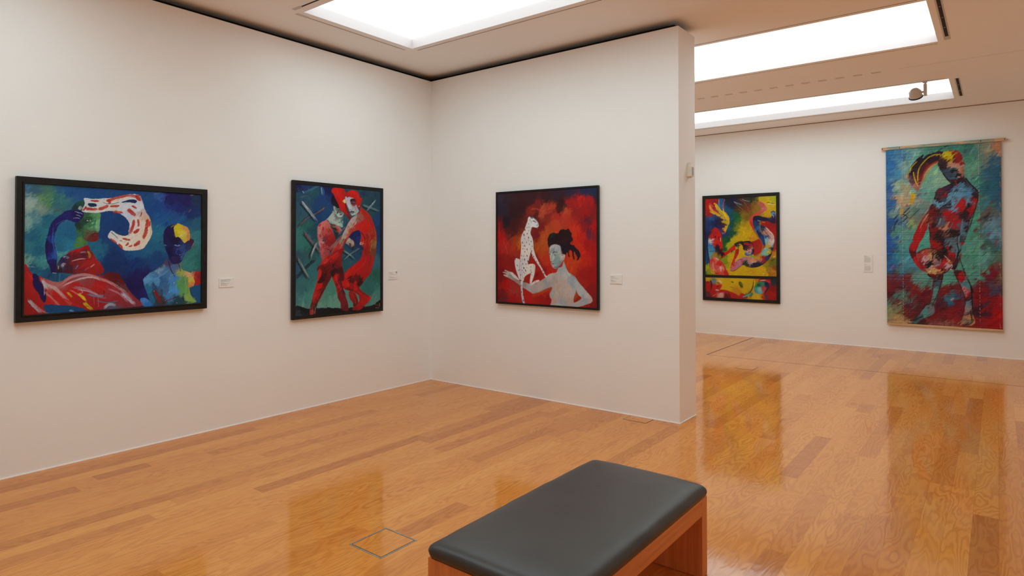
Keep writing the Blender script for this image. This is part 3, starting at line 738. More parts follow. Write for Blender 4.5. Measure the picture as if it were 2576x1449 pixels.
('S',[(916,866),(933,925),(965,986)],5.7,'1c2030',{}),
('S',[(988,853),(996,930)],16.5,'3a3a48',{'a':0.8}),
('S',[(997,981),(1053,950),(1128,933)],5.9,'2a1428',{}),
('S',[(1021,964),(1103,936)],6.6,'6a2420',{}),
('S',[(1170,922),(1187,976),(1264,988)],6.8,'0c1428',{}),
('S',[(1233,856),(1247,919),(1275,962)],5.1,'0c1428',{}),
('S',[(854,739),(908,699),(1003,650)],5.4,'101c3c',{'a':0.7}),
('S',[(1119,988),(1170,984)],18.9,'1d4a40',{}),
('S',[(891,706),(888,781)],5.9,'6a9a70',{'a':0.6}),
('S',[(1111,808),(1119,894)],13.6,'4a9ad4',{'a':0.6}),
('S',[(1185,706),(1194,794),(1204,898)],10.4,'88a850',{'a':0.6}),
('S',[(1051,686),(988,734),(924,766)],11.5,'5f9cc4',{'a':0.5}),
('S',[(1019,667),(955,717)],8.2,'7aa8c4',{'a':0.5}),
('S',[(1069,738),(1070,739)],5.0,'d0d8dc',{'dry':0}),
('S',[(1057,760),(1058,762)],5.0,'d0d8dc',{'dry':0}),
('S',[(927,869),(928,870)],5.1,'d0d8dc',{'dry':0}),
('S',[(1053,884),(1055,886)],4.9,'d0d8dc',{'dry':0}),
('S',[(1119,983),(1121,985)],5.1,'d0d8dc',{'dry':0}),
('S',[(1240,1004),(1242,1005)],5.4,'d0d8dc',{'dry':0}),
('S',[(1143,554),(1145,556)],5.2,'d0d8dc',{'dry':0}),
('S',[(1085,729),(1087,731)],5.0,'d0d8dc',{'dry':0}),
('S',[(1093,802),(1096,805)],4.9,'d0d8dc',{'dry':0}),
('S',[(911,28),(982,11),(1038,12)],8.4,'6a8ab4',{'a':0.6,'dry':0.8}),
('S',[(935,52),(998,82)],11.7,'2a50a0',{'a':0.5,'dry':0.8}),
('S',[(1080,60),(1164,81),(1233,156)],25.9,'1a1450',{'a':0.5,'dry':0.8}),
('S',[(1220,170),(1241,138)],8.8,'8a5a5a',{'a':0.8}),
('S',[(1232,12),(1264,12)],9.0,'7a7a58',{'a':0.8}),
('S',[(1269,436),(1322,445)],14.1,'3a8078',{'a':0.6}),
('S',[(1168,654),(1219,585),(1305,515)],21.0,'2f7a74',{'a':0.6}),
('S',[(1185,680),(1271,621),(1332,595)],15.7,'367a76',{'a':0.5}),
('D',(650,26,5,40,60,5),{'jit':0.17,'a':0.5}),
('E',55,0.09)]),
'B': (0.8208, 270, 370, 20, [
('F',[(16,16,'15184a'),(101,9,'1c2f60'),(36,87,'20455c'),(148,56,'1d4a58'),(296,12,'131c4c'),(226,101,'173a6a'),(17,170,'244e62'),(63,192,'2a5060'),(276,199,'16406a'),(197,235,'143a66'),(102,305,'1f5a58'),(19,389,'2f6e6a'),(84,420,'2a6a62'),(160,353,'1a4450'),(19,485,'2a6a66'),(151,535,'24504f'),(19,534,'2a4a5a'),(199,577,'2a5f66'),(11,631,'24506a'),(151,634,'2a6468'),(58,794,'2f6468'),(21,873,'3a7478'),(105,863,'3c7a74'),(250,872,'47806f'),(320,808,'3f7d70'),(341,920,'5a9080'),(39,907,'507a74'),(231,921,'5a8c7c'),(726,-3,'1f4050'),(635,66,'20484c'),(784,66,'1c3c50'),(726,178,'1c4450'),(784,239,'143a66'),(797,376,'123460'),(786,468,'153c6c'),(506,573,'1f4f5c'),(560,521,'1c3f60'),(464,616,'1d5058'),(615,468,'152c54'),(559,397,'14205c'),(774,604,'2c5c70'),(787,723,'20584c'),(729,811,'2a6060'),(684,854,'276058'),(799,879,'3f7670'),(753,921,'4f7c78'),(508,887,'4a8278'),(399,236,'2a5060'),(635,39,'1c2c50'),(612,-4,'1f4850')]),
('D',(260,50,14,70,50,7),{'jit':0.13,'a':0.55}),
('P',[(2,922),(50,925),(105,946),(201,948),(321,956),(424,967),(530,969),(662,971),(741,966),(787,942),(823,930),(823,1008),(2,1001)],[(59,957,'0e1216'),(403,976,'0d0f12'),(787,969,'14161a'),(31,979,'26323a')],{'rough':12}),
('S',[(8,977),(40,955),(77,983)],5.4,'2c4050',{'a':0.7}),
('S',[(753,957),(811,979)],8.4,'6a4a20',{'a':0.6}),
('S',[(764,990),(814,993)],7.2,'a04a3a',{'a':0.8}),
('S',[(811,952),(814,989)],6.2,'a88030',{}),
('S',[(266,162),(187,212),(92,261),(0,337)],22.7,'101820',{'a':0.75,'dry':0.3}),
('S',[(276,156),(197,207),(101,256),(9,332)],14.2,'56545e',{'dry':0.35}),
('S',[(36,133),(106,203),(178,283)],34.3,'101820',{'a':0.75,'dry':0.3}),
('S',[(45,128),(115,197),(188,277)],21.4,'8c98a2',{'dry':0.35}),
('S',[(256,170),(187,207)],7.3,'7a5a58',{}),
('S',[(101,264),(36,307)],7.1,'7a3f44',{}),
('S',[(54,127),(111,190)],8.7,'a8b0b6',{}),
('S',[(60,364),(131,441),(218,533)],31.6,'101820',{'a':0.75,'dry':0.3}),
('S',[(70,359),(141,436),(228,527)],19.7,'6f5a68',{'dry':0.35}),
('S',[(179,441),(146,507),(118,573)],28.6,'101820',{'a':0.75,'dry':0.3}),
('S',[(189,436),(156,502),(127,568)],17.8,'86969c',{'dry':0.35}),
('S',[(84,379),(131,428)],9.0,'7e4450',{}),
('S',[(174,452),(141,535)],8.0,'9aacae',{}),
('S',[(170,574),(94,630),(-2,716)],25.4,'0c1416',{'a':0.75,'dry':0.3}),
('S',[(180,568),(104,625),(7,712)],16.0,'243438',{'dry':0.35}),
('S',[(5,555),(57,637),(114,732)],33.8,'101820',{'a':0.75,'dry':0.3}),
('S',[(15,551),(66,633),(123,728)],21.1,'5f7676',{'dry':0.35}),
('S',[(47,599),(118,715)],8.1,'82958c',{}),
('S',[(760,77),(703,139),(653,183)],29.5,'0e2226',{'a':0.75,'dry':0.3}),
('S',[(613,133),(703,153),(802,180)],29.5,'0e2226',{'a':0.75,'dry':0.3}),
('S',[(772,71),(715,133),(664,177)],18.4,'5e7a82',{'dry':0.35}),
('S',[(624,128),(715,147),(814,174)],18.4,'5e7a82',{'dry':0.35}),
('S',[(760,86),(692,148)],10.2,'7e989a',{}),
('S',[(421,508),(485,539),(538,583)],24.7,'0c1a24',{'a':0.75,'dry':0.3}),
('S',[(592,487),(496,539),(417,595)],24.7,'0c1a24',{'a':0.75,'dry':0.3}),
('S',[(431,503),(496,533),(549,578)],15.4,'587880',{'dry':0.35}),
('S',[(604,482),(506,533),(427,589)],15.7,'587880',{'dry':0.35}),
('S',[(452,512),(516,551)],7.8,'7e989c',{}),
('S',[(58,70),(110,46),(187,11),(226,8)],16.2,'3c6a8a',{'a':0.8,'dry':0.5}),
('S',[(221,9),(241,40),(238,79)],27.8,'2f5a86',{'a':0.85}),
('S',[(224,9),(234,67)],11.0,'86a8b8',{'a':0.8}),
('S',[(58,50),(73,69)],7.7,'a0b4b8',{}),
('S',[(26,105),(101,91),(129,127)],17.7,'4a6a70',{'a':0.6,'dry':0.7}),
('P',[(335,65),(364,95),(388,133),(397,160),(378,170),(355,163),(335,148),(321,125),(317,94)],[(340,84,'140c1e'),(364,142,'16141c')],{}),
('P',[(340,148),(378,162),(402,168),(436,194),(436,218),(417,242),(388,240),(369,225),(355,202),(343,179)],[(355,163,'8f9a90'),(388,177,'3a4440'),(417,208,'5a645e'),(398,232,'a8b8b2'),(364,206,'b4c0b6'),(431,214,'7a8a86')],{'soft':4}),
('P',[(336,187),(355,202),(374,229),(403,244),(436,231),(441,255),(437,286),(427,319),(389,308),(360,300),(313,290),(290,268),(273,259),(294,240),(322,211)],[(322,235,'a4b2a8'),(294,259,'98a69c'),(379,273,'9cb0a6'),(417,299,'88aaa0'),(364,242,'6a7872'),(431,262,'3c6468'),(389,292,'a0b4a8')],{'soft':4}),
('S',[(369,170),(386,163),(397,169)],4.2,'101416',{}),
('S',[(381,170),(390,170)],6.1,'b4bab4',{'dry':0}),
('S',[(384,169),(387,170)],3.6,'101010',{'dry':0}),
('S',[(397,220),(410,216),(422,221)],6.1,'1c1018',{}),
('S',[(400,201),(405,210)],2.6,'202828',{}),
('S',[(359,218),(388,240),(429,235)],2.7,'161c1c',{}),
('S',[(388,280),(407,277)],8.0,'4a5c56',{'a':0.7}),
('S',[(322,239),(374,233)],2.1,'7a8880',{'a':0.6}),
('S',[(441,235),(437,279),(432,318)],9.6,'16305e',{'a':0.8}),
('S',[(465,238),(461,286),(441,310)],9.7,'1c3c3c',{'a':0.8}),
('P',[(273,259),(257,269),(221,286),(201,305),(190,336),(190,383),(199,440),(213,479),(218,517),(232,544),(259,548),(295,525),(341,462),(363,411),(351,384),(337,352),(322,314),(304,290),(290,276)],[(266,280,'c06a60'),(230,308,'b87070'),(203,344,'b07878'),(212,401,'a86468'),(231,432,'b08088'),(266,331,'b05a50'),(294,303,'b46058'),(294,361,'a03c38'),(323,392,'8a2020'),(295,431,'8c1c1c'),(258,420,'6a2830'),(249,479,'a04044'),(222,509,'a85c60'),(314,439,'7a1a1c'),(258,362,'a84a48')],{}),
('S',[(208,313),(221,299)],14.3,'b01812',{'dry':0.2}),
('S',[(244,324),(245,343)],18.6,'b01812',{'dry':0.2}),
('S',[(219,382),(218,397)],18.4,'b01812',{'dry':0.2}),
('S',[(267,377),(272,389)],12.8,'b01812',{'dry':0.2}),
('S',[(304,338),(294,357)],10.3,'b01812',{'dry':0.2}),
('S',[(295,404),(296,412)],15.3,'b01812',{'dry':0.2}),
('S',[(249,459),(249,479)],10.8,'b01812',{'dry':0.2}),
('S',[(224,494),(227,509)],11.0,'b01812',{'dry':0.2}),
('S',[(328,376),(325,392)],12.9,'b01812',{'dry':0.2}),
('S',[(276,334),(278,346)],7.7,'b01812',{'dry':0.2}),
('S',[(258,385),(260,432),(262,475)],2.1,'4a2430',{'a':0.7}),
('S',[(262,385),(263,432),(265,475)],2.2,'7a5a60',{'a':0.7}),
('S',[(266,385),(266,432),(266,475)],2.2,'3a2028',{'a':0.7}),
('S',[(270,385),(270,432),(269,475)],2.2,'8a4448',{'a':0.7}),
('S',[(274,385),(273,432),(270,475)],2.2,'2c1c28',{'a':0.7}),
('S',[(279,385),(276,431),(272,475)],2.4,'701c20',{'a':0.7}),
('P',[(313,302),(336,293),(369,300),(403,319),(420,339),(403,355),(389,363),(365,348),(341,337),(315,321)],[(327,306,'5a4a48'),(365,312,'9a6a60'),(341,329,'2a1c1e'),(403,335,'b86a60'),(384,355,'a04038')],{}),
('S',[(317,302),(369,312)],2.7,'101010',{}),
('S',[(313,317),(365,340),(384,363)],4.4,'140c0e',{}),
('S',[(327,310),(379,328)],2.2,'b89888',{}),
('S',[(341,321),(389,344)],2.1,'201414',{}),
('P',[(341,345),(365,360),(389,367),(379,391),(365,415),(351,384)],'1c2c34',{}),
('P',[(330,11),(363,1),(406,-1),(435,7),(455,26),(465,36),(460,53),(450,74),(450,98),(465,133),(480,180),(500,212),(510,244),(495,252),(475,229),(455,214),(436,198),(407,180),(393,157),(378,122),(358,91),(345,65),(325,46),(318,27)],[(363,24,'c01812'),(411,81,'bd1410'),(436,139,'b81410'),(387,122,'b01410'),(465,197,'a01812'),(495,232,'6a1414'),(445,38,'b01810')],{'rough':9}),
('S',[(451,118),(465,165),(490,212)],9.9,'200c0e',{'a':0.8}),
('S',[(465,214),(485,245)],5.3,'3c1414',{'a':0.8}),
('S',[(436,198),(475,229),(490,252)],5.5,'801814',{'a':0.8}),
('P',[(428,107),(445,90),(458,95),(458,118),(445,120)],'c4b860',{'rough':3}),
('S',[(443,96),(448,114)],5.3,'e0dcc0',{}),
('S',[(428,107),(451,122)],2.2,'d8d4c8',{}),
('P',[(465,36),(489,19),(523,10),(559,12),(585,29),(599,52),(602,68),(620,71),(620,91),(608,129),(595,150),(585,167),(575,143),(559,111),(539,88),(514,70),(489,67),(475,76),(460,65)],[(509,33,'c01812'),(559,30,'b81812'),(585,90,'b81612'),(585,151,'a81812'),(475,56,'a81812')],{'soft':4}),
('P',[(455,65),(475,76),(489,68),(516,70),(549,84),(569,111),(570,139),(585,167),(590,180),(564,209),(525,222),(505,204),(495,180),(482,156),(465,125),(453,94)],[(475,96,'aeb0ba'),(495,148,'b4bcc0'),(524,163,'a8b8b8'),(544,121,'70303c'),(554,104,'802a34'),(564,185,'90a8a4'),(534,202,'9ab0a8'),(509,82,'b0a8b4'),(554,145,'a09aa0')],{'soft':4}),
('P',[(504,94),(524,83),(549,84),(564,99),(564,124),(540,136),(516,126),(507,111)],[(524,94,'30101c'),(539,125,'7a2838'),(524,114,'501c2c'),(557,111,'882430')],{'soft':8}),
('S',[(502,97),(524,87),(549,87)],10.8,'1c0c14',{}),
('S',[(516,112),(529,108),(547,110)],7.3,'7a6a78',{'dry':0}),
('S',[(525,112),(530,112)],8.2,'0e1018',{'dry':0}),
('S',[(529,114),(531,115)],2.9,'a8c0d0',{'dry':0}),
('S',[(499,192),(520,186),(544,190)],8.1,'0d0c10',{'dry':0}),
('S',[(507,197),(534,197)],6.3,'14141a',{'dry':0}),
('S',[(495,170),(509,175),(520,173)],3.2,'282024',{}),
('S',[(600,81),(610,101),(600,125)],4.5,'6a0c0c',{}),
('S',[(585,143),(600,136)],4.2,'d0b0a8',{}),
('S',[(542,145),(545,177)],2.4,'8a7a80',{'a':0.7}),
('S',[(552,145),(555,177)],2.2,'8a7a80',{'a':0.7}),
('S',[(562,144),(565,177)],2.2,'8a7a80',{'a':0.7}),
('S',[(525,222),(564,209),(590,187)],2.9,'141414',{}),
('P',[(608,142),(636,161),(672,180),(709,211),(741,269),(768,331),(778,394),(777,457),(769,520),(764,562),(679,561),(638,548),(627,536),(635,490),(617,461),(596,454),(606,417),(612,388),(601,347),(585,339),(551,344),(516,365),(481,406),(452,446),(418,498),(380,537),(356,557),(314,549),(324,526),(352,479),(389,423),(417,391),(447,338),(475,293),(500,260),(535,227),(580,201),(600,175)],[(626,173,'b01c14'),(662,205,'a8281c'),(560,234,'a09490'),(525,259,'a89c94'),(496,301,'a8988c'),(466,350,'a89c90'),(437,398,'a0988c'),(408,431,'8a7468'),(585,233,'8a5a50'),(560,295,'b02820'),(611,293,'bd1812'),(663,313,'b81812'),(525,341,'a83a2c'),(486,389,'b04838'),(451,431,'8a2c20'),(389,470,'a83028'),(365,518,'b01c18'),(715,290,'b02018'),(742,352,'98301c'),(753,436,'8a5a30'),(731,394,'8a1c18'),(689,437,'9c1c16'),(664,478,'8c1414'),(637,429,'b02a20'),(721,520,'8a2018'),(679,540,'a81814'),(763,499,'6a5a3a')],{'rough':5}),
('P',[(585,338),(606,349),(612,388),(606,417),(598,454),(576,437),(536,430),(501,406),(520,365),(551,346)],[(575,364,'131c54'),(586,405,'152a64'),(536,397,'181c50')],{'soft':4}),
('P',[(626,383),(653,391),(658,416),(647,441),(622,458),(598,454),(609,425)],[(637,404,'b41c14'),(612,445,'b08880'),(647,429,'a01c16')],{}),
('S',[(609,351),(632,371),(653,403),(658,437)],11.3,'3a1414',{'a':0.8}),
('S',[(637,454),(637,495),(638,536)],7.4,'3c1820',{'a':0.8}),
('S',[(710,395),(689,437)],4.1,'b05a40',{'a':0.8}),
('S',[(732,407),(700,458)],4.1,'b86848',{'a':0.8}),
('S',[(737,436),(705,478)],4.2,'5a1c18',{'a':0.8}),
('S',[(757,310),(771,394),(763,478)],4.3,'9a7038',{'a':0.8}),
('S',[(769,394),(769,457)],4.2,'7a7a38',{'a':0.8}),
('S',[(721,374),(705,391)],4.2,'601810',{'a':0.8}),
('S',[(678,188),(731,269),(763,344)],4.2,'701410',{'a':0.8}),
('S',[(636,190),(678,254)],4.2,'64140f',{'a':0.8}),
('S',[(555,234),(525,272)],4.5,'b4aaa2',{'a':0.65,'dry':0.6}),
('S',[(542,253),(512,291)],4.5,'a8705c',{'a':0.65,'dry':0.6}),
('S',[(529,272),(499,311)],4.7,'b0a49c',{'a':0.65,'dry':0.6}),
('S',[(516,290),(486,331)],4.5,'8a4c40',{'a':0.65,'dry':0.6}),
('S',[(503,309),(474,351)],4.2,'b8aca0',{'a':0.65,'dry':0.6}),
('S',[(490,328),(461,370)],4.5,'a03428',{'a':0.65,'dry':0.6}),
('S',[(478,345),(448,389)],4.6,'c0b4a4',{'a':0.65,'dry':0.6}),
('S',[(465,364),(436,409)],4.4,'7a2c24',{'a':0.65,'dry':0.6}),
('S',[(580,225),(550,275)],3.6,'b89a90',{'a':0.5,'dry':0.7}),
('S',[(575,233),(545,283)],3.7,'a83c30',{'a':0.5,'dry':0.7}),
('S',[(570,242),(540,291)],3.6,'b09488',{'a':0.5,'dry':0.7}),
('S',[(565,250),(535,300)],3.6,'b02820',{'a':0.5,'dry':0.7}),
('S',[(560,259),(530,308)],3.6,'983028',{'a':0.5,'dry':0.7}),
('S',[(555,266),(525,316)],3.6,'b83028',{'a':0.5,'dry':0.7}),
('P',[(466,430),(491,402),(520,417),(544,437),(546,479),(531,499),(511,482),(482,458),(457,446)],[(496,430,'a8a49c'),(526,446,'9a8a74'),(511,474,'3a2c28'),(536,486,'1c181c'),(476,446,'8c8078')],{'soft':4}),
('S',[(461,450),(496,486),(531,499)],7.2,'14284c',{'a':0.8}),
('S',[(516,373),(540,417),(546,454)],4.7,'141414',{'a':0.8}),
('S',[(520,417),(544,450)],2.5,'b89878',{}),
('P',[(231,509),(267,490),(314,467),(361,431),(399,395),(417,383),(417,403),(389,431),(365,462),(342,494),(304,529),(268,556),(232,556)],[(249,517,'904448'),(295,494,'983c40'),(352,451,'8a5c5a'),(389,407,'744a48'),(295,525,'5c1820')],{}),
('S',[(389,379),(417,351),(456,310)],11.6,'74807c',{'a':0.8}),
('S',[(384,395),(408,363),(447,326)],2.6,'141a1c',{}),
('S',[(249,494),(314,467),(365,423)],2.1,'401418',{}),
('S',[(324,517),(356,479),(389,431)],2,'a89c94',{}),
('P',[(636,499),(632,530),(612,564),(598,587),(551,613),(503,643),(461,676),(430,716),(414,746),(421,784),(440,811),(495,832),(551,851),(590,877),(599,907),(581,938),(543,966),(521,986),(552,996),(609,995),(648,966),(688,937),(715,907),(702,883),(672,873),(633,848),(599,815),(618,793),(662,740),(702,711),(726,672),(741,625),(760,566),(770,519),(773,491)],[(676,530,'8c1c18'),(647,584,'a41614'),(599,622,'ac1614'),(705,585,'98181a'),(746,530,'6a3a20'),(726,644,'981c1a'),(551,660,'ac1814'),(481,703,'b01814'),(448,751,'b21814'),(504,742,'4a1014'),(575,737,'5a1014'),(609,761,'2a1010'),(647,724,'9c1614'),(647,756,'8a1614'),(481,779,'b81812'),(551,798,'b01814'),(575,837,'8c1614'),(504,818,'6c1214'),(648,880,'901414'),(692,898,'b01814'),(648,927,'a01614'),(590,961,'9a1614'),(543,980,'7a1414'),(624,983,'841414'),(623,669,'a01614')],{'rough':5}),
('P',[(495,836),(551,851),(571,883),(585,922),(571,952),(538,965),(533,938),(514,910),(496,886),(490,859)],[(519,868,'8c1814'),(552,908,'7a1412'),(566,936,'5a1014')],{}),
('S',[(542,774),(580,811),(623,851),(672,877)],3.1,'3a0c10',{}),
('S',[(585,883),(581,922),(566,952)],3.9,'1a2030',{}),
('S',[(584,891),(589,914),(590,930)],3.9,'98b0ac',{}),
('S',[(618,684),(647,654),(676,624)],4.5,'881412',{'a':0.6}),
('S',[(647,712),(696,695),(731,653)],2.6,'600e10',{}),
('S',[(485,749),(532,758),(575,745),(637,724)],5.1,'2c0c10',{'a':0.8}),
('P',[(235,578),(277,549),(330,527),(365,506),(424,494),(424,544),(420,599),(434,657),(446,717),(439,747),(417,753),(435,811),(454,846),(463,883),(482,931),(489,996),(450,994),(417,971),(408,925),(386,887),(372,822),(354,773),(335,735),(324,705),(317,723),(287,770),(253,820),(228,862),(211,890),(190,925),(181,960),(169,988),(127,996),(127,935),(139,900),(151,850),(168,808),(184,758),(193,722),(201,679),(209,643),(218,607)],[(252,585,'b02c24'),(304,564,'a01816'),(365,528,'8c1416'),(393,565,'781418'),(411,603,'6a181c'),(344,602,'6c1416'),(304,653,'6a1416'),(348,654,'241012'),(331,683,'2c1014'),(393,663,'3c1014'),(358,729,'b01814'),(412,731,'501014'),(385,804,'9c1618'),(435,825,'4c1018'),(394,861,'701418'),(435,920,'6a1820'),(458,959,'5a141c'),(209,708,'b8201c'),(279,726,'5a1014'),(201,780,'b01814'),(244,798,'5a1012'),(168,859,'b0201a'),(202,868,'6a1818'),(152,918,'5c2420'),(152,966,'8a3028'),(173,938,'2c1c1c'),(243,622,'98201c'),(403,760,'541018')],{'rough':5}),
('P',[(192,660),(188,643),(201,628),(235,614),(260,608),(295,590),(321,561),(365,528),(393,506),(434,483),(438,509),(393,551),(366,580),(335,612),(313,646),(286,674),(274,711),(257,739),(235,756),(201,757),(197,744),(218,716),(231,680),(224,650),(213,643)],[(330,539,'b41a16'),(278,601,'801416'),(365,535,'a81816'),(243,643,'5c1012'),(218,633,'6a1012'),(269,681,'3c0e10'),(244,724,'380e10'),(304,623,'5a1012'),(410,513,'801412')],{'rough':4}),
('S',[(218,708),(201,741)],3.1,'1c0a0c',{}),
('S',[(235,709),(222,753)],3.1,'1c0a0c',{}),
('S',[(252,710),(235,755)],3.2,'1c0a0c',{}),
('S',[(266,703),(252,743)],3.1,'1c0a0c',{}),
('S',[(295,579),(330,546),(393,506)],2.5,'c06a60',{'a':0.7}),
('S',[(252,607),(278,593),(295,575)],2,'b07868',{'a':0.7}),
('S',[(209,643),(205,679),(197,729)],10.2,'b4241c',{'a':0.7}),
('P',[(217,505),(295,498),(304,527),(277,553),(243,575),(225,560),(219,527)],[(230,527,'a8585a'),(277,527,'8a3c40'),(252,560,'9a4448')],{}),
('S',[(247,553),(277,542)],6.3,'b41c14',{}),
('S',[(219,505),(230,541),(243,575)],3.2,'b0282a',{}),
('S',[(143,936),(139,993)],3.1,'8a3428',{'a':0.85}),
('S',[(153,937),(149,993)],3.2,'c07a68',{'a':0.85}),
('S',[(164,938),(160,995)],3.0,'3a1c1c',{'a':0.85}),
('S',[(175,938),(171,996)],3.0,'c8a898',{'a':0.85}),
('S',[(168,829),(151,883)],5.5,'c0281e',{'a':0.6}),
('S',[(449,846),(472,960)],6.0,'801c22',{'a':0.5}),
('S',[(177,895),(201,853)],4.0,'3c1412',{'a':0.5}),
('S',[(636,173),(688,229),(731,294),(753,369)],5.6,'5a1410',{'a':0.8,'dry':0.6}),
('S',[(565,234),(611,256),(647,297)],6.6,'8a1a14',{'a':0.8,'dry':0.6}),
('S',[(663,354),(679,403),(664,461)],8.5,'5a1216',{'a':0.8,'dry':0.6}),
('S',[(689,354),(721,428),(711,511)],4.6,'b86a4c',{'a':0.8,'dry':0.6}),
('S',[(658,478),(664,520),(648,561)],7.3,'6a1216',{'a':0.8,'dry':0.6}),
('S',[(530,348),(491,393),(457,442)],3.6,'5a1a14',{'a':0.8,'dry':0.6}),
('S',[(442,410),(408,462),(370,510)],3.2,'4a1412',{'a':0.8,'dry':0.6}),
('S',[(466,390),(432,438),(399,482)],3.6,'c87860',{'a':0.8,'dry':0.6}),
('S',[(230,324),(221,362),(231,432)],4.2,'c89088',{'a':0.8,'dry':0.6}),
('S',[(294,322),(322,361),(337,407)],5.1,'6a1418',{'a':0.8,'dry':0.6}),
('S',[(266,315),(290,334)],4.1,'c05048',{'a':0.8,'dry':0.6}),
('S',[(523,25),(564,42),(579,77)],4.6,'d83028',{'a':0.8,'dry':0.6}),
('S',[(372,19),(396,65),(426,119)],5.3,'d8281c',{'a':0.8,'dry':0.6}),
('S',[(407,5),(435,39),(441,78)],4.5,'8a1410',{'a':0.8,'dry':0.6}),
('S',[(475,108),(489,140),(495,163)],2.7,'d0d0d4',{'a':0.8,'dry':0.6}),
('S',[(550,145),(564,177),(550,201)],3.2,'5a6468',{'a':0.8,'dry':0.6}),
('S',[(554,84),(579,102),(585,135)],3.6,'7a1418',{'a':0.8,'dry':0.6}),
('S',[(715,253),(742,310),(753,352)],3.2,'d04030',{'a':0.8,'dry':0.6}),
('S',[(350,226),(374,249),(407,263)],3.5,'6a7a74',{'a':0.8,'dry':0.6}),
('S',[(294,256),(322,266),(369,280)],3.9,'c0ccc0',{'a':0.8,'dry':0.6}),
('S',[(194,324),(194,383),(204,440)],2.5,'4a2a38',{'a':0.8,'dry':0.6}),
('S',[(676,554),(647,608),(599,653),(523,685)],8.6,'c8201a',{'a':0.75,'dry':0.6}),
('S',[(715,554),(696,624),(667,678)],6.2,'5a1216',{'a':0.75,'dry':0.6}),
('S',[(740,554),(726,633),(696,695)],4.0,'c03428',{'a':0.75,'dry':0.6}),
('S',[(551,629),(494,669),(453,717)],6.0,'d02c20',{'a':0.75,'dry':0.6}),
('S',[(458,770),(504,795),(566,832),(628,875)],5.1,'d42c20',{'a':0.75,'dry':0.6}),
('S',[(467,808),(533,835),(590,865)],4.1,'4a0e12',{'a':0.75,'dry':0.6}),
('S',[(523,857),(552,904),(561,944)],4.4,'c04030',{'a':0.75,'dry':0.6}),
('S',[(638,895),(619,940),(581,979)],6.1,'c02c20',{'a':0.75,'dry':0.6}),
('S',[(353,698),(385,767),(412,843),(440,920)],6.6,'c03028',{'a':0.75,'dry':0.6}),
('S',[(411,663),(421,731),(421,791)],5.8,'3a0e14',{'a':0.75,'dry':0.6}),
('S',[(393,745),(421,828),(454,914)],3.7,'8a4048',{'a':0.75,'dry':0.6}),
('S',[(252,783),(218,832),(185,888)],5.5,'c43020',{'a':0.75,'dry':0.6}),
('S',[(279,740),(244,804),(211,868)],5.7,'3a0e10',{'a':0.75,'dry':0.6}),
('S',[(184,794),(163,851),(151,894)],3.2,'7a3430',{'a':0.75,'dry':0.6}),
('S',[(304,571),(339,546),(383,520)],4.1,'d83828',{'a':0.75,'dry':0.6}),
('S',[(278,660),(261,695),(252,725)],3.2,'8a2420',{'a':0.75,'dry':0.6}),
('S',[(357,557),(348,595),(366,625)],4.7,'3a1014',{'a':0.75,'dry':0.6}),
('S',[(402,551),(411,595),(416,633)],3.0,'b04038',{'a':0.75,'dry':0.6}),
('S',[(321,616),(313,646),(304,667)],4.0,'98201c',{'a':0.75,'dry':0.6}),
('D',(420,24,4,65,50,8),{'jit':0.15,'a':0.45}),
('E',70,0.08)]),
'C': (1.0577, 320, 330, 30, [
('F',[(24,21,'2a2236'),(126,44,'2c1c26'),(35,129,'241c2e'),(103,255,'1d1420'),(69,174,'281c2c'),(236,49,'32161a'),(192,161,'2a1216'),(291,138,'301216'),(398,56,'33151a'),(554,64,'301418'),(655,35,'2a1826'),(802,10,'22203a'),(944,26,'1d2244'),(1037,31,'1a2446'),(1037,78,'2a1c34'),(715,121,'2e1012'),(675,178,'3c1010'),(450,144,'701c18'),(398,177,'7c2018'),(512,189,'a04028'),(604,150,'9c3420'),(554,216,'782018'),(430,212,'501414'),(492,316,'6c1616'),(451,400,'6a1818'),(655,235,'982818'),(753,189,'a83c20'),(734,237,'a02c1c'),(802,125,'8c1616'),(897,104,'a01612'),(991,109,'981412'),(1037,167,'7a1418'),(850,184,'84181a'),(944,203,'8c1412'),(972,285,'5a1824'),(981,373,'5c1c2c'),(944,324,'801418'),(1028,326,'a00e0c'),(1037,565,'981010'),(1019,725,'8a1010'),(972,485,'941010'),(907,404,'ac1a10'),(850,363,'b42c12'),(897,485,'b02410'),(821,648,'a83412'),(926,606,'a82010'),(944,727,'8a1412'),(1000,845,'7a1214'),(1036,947,'701014'),(655,294,'a83a1e'),(554,367,'a04018'),(512,418,'a84a18'),(451,485,'98400c'),(512,536,'9c3c14'),(554,611,'a82c12'),(574,695,'a01c12'),(492,654,'8c1c14'),(451,613,'8a1c14'),(533,485,'a04816'),(24,289,'6c1014'),(24,396,'980c0c'),(81,440,'9c1c14'),(126,414,'6a2018'),(149,362,'4a1414'),(181,310,'3c1216'),(226,433,'8c3410'),(259,467,'a05018'),(193,503,'983014'),(104,503,'98201a'),(237,537,'8a2814'),(182,625,'7c1410'),(36,618,'7a1010'),(25,752,'6c0c10'),(48,929,'6a1016'),(104,856,'980c0c'),(160,880,'902420'),(193,896,'8c2c20'),(171,958,'900c0c'),(345,787,'8a2014'),(367,931,'9c1410'),(451,893,'a03414'),(513,866,'a03c16'),(492,951,'8c1010'),(554,973,'840c10'),(897,915,'9c2410'),(869,875,'a03814'),(925,848,'98200f'),(70,990,'5a1c20'),(237,703,'8c1812'),(451,740,'8a1210')]),
('D',(330,60,16,65,35,9),{'jit':0.13,'a':0.55}),
('S',[(377,163),(450,157),(512,184),(544,211)],15.1,'a8482c',{'a':0.7,'dry':0.6}),
('S',[(604,141),(564,173),(528,215)],16.7,'a84028',{'a':0.7,'dry':0.6}),
('S',[(554,157),(512,189)],11.3,'b05a38',{'a':0.6}),
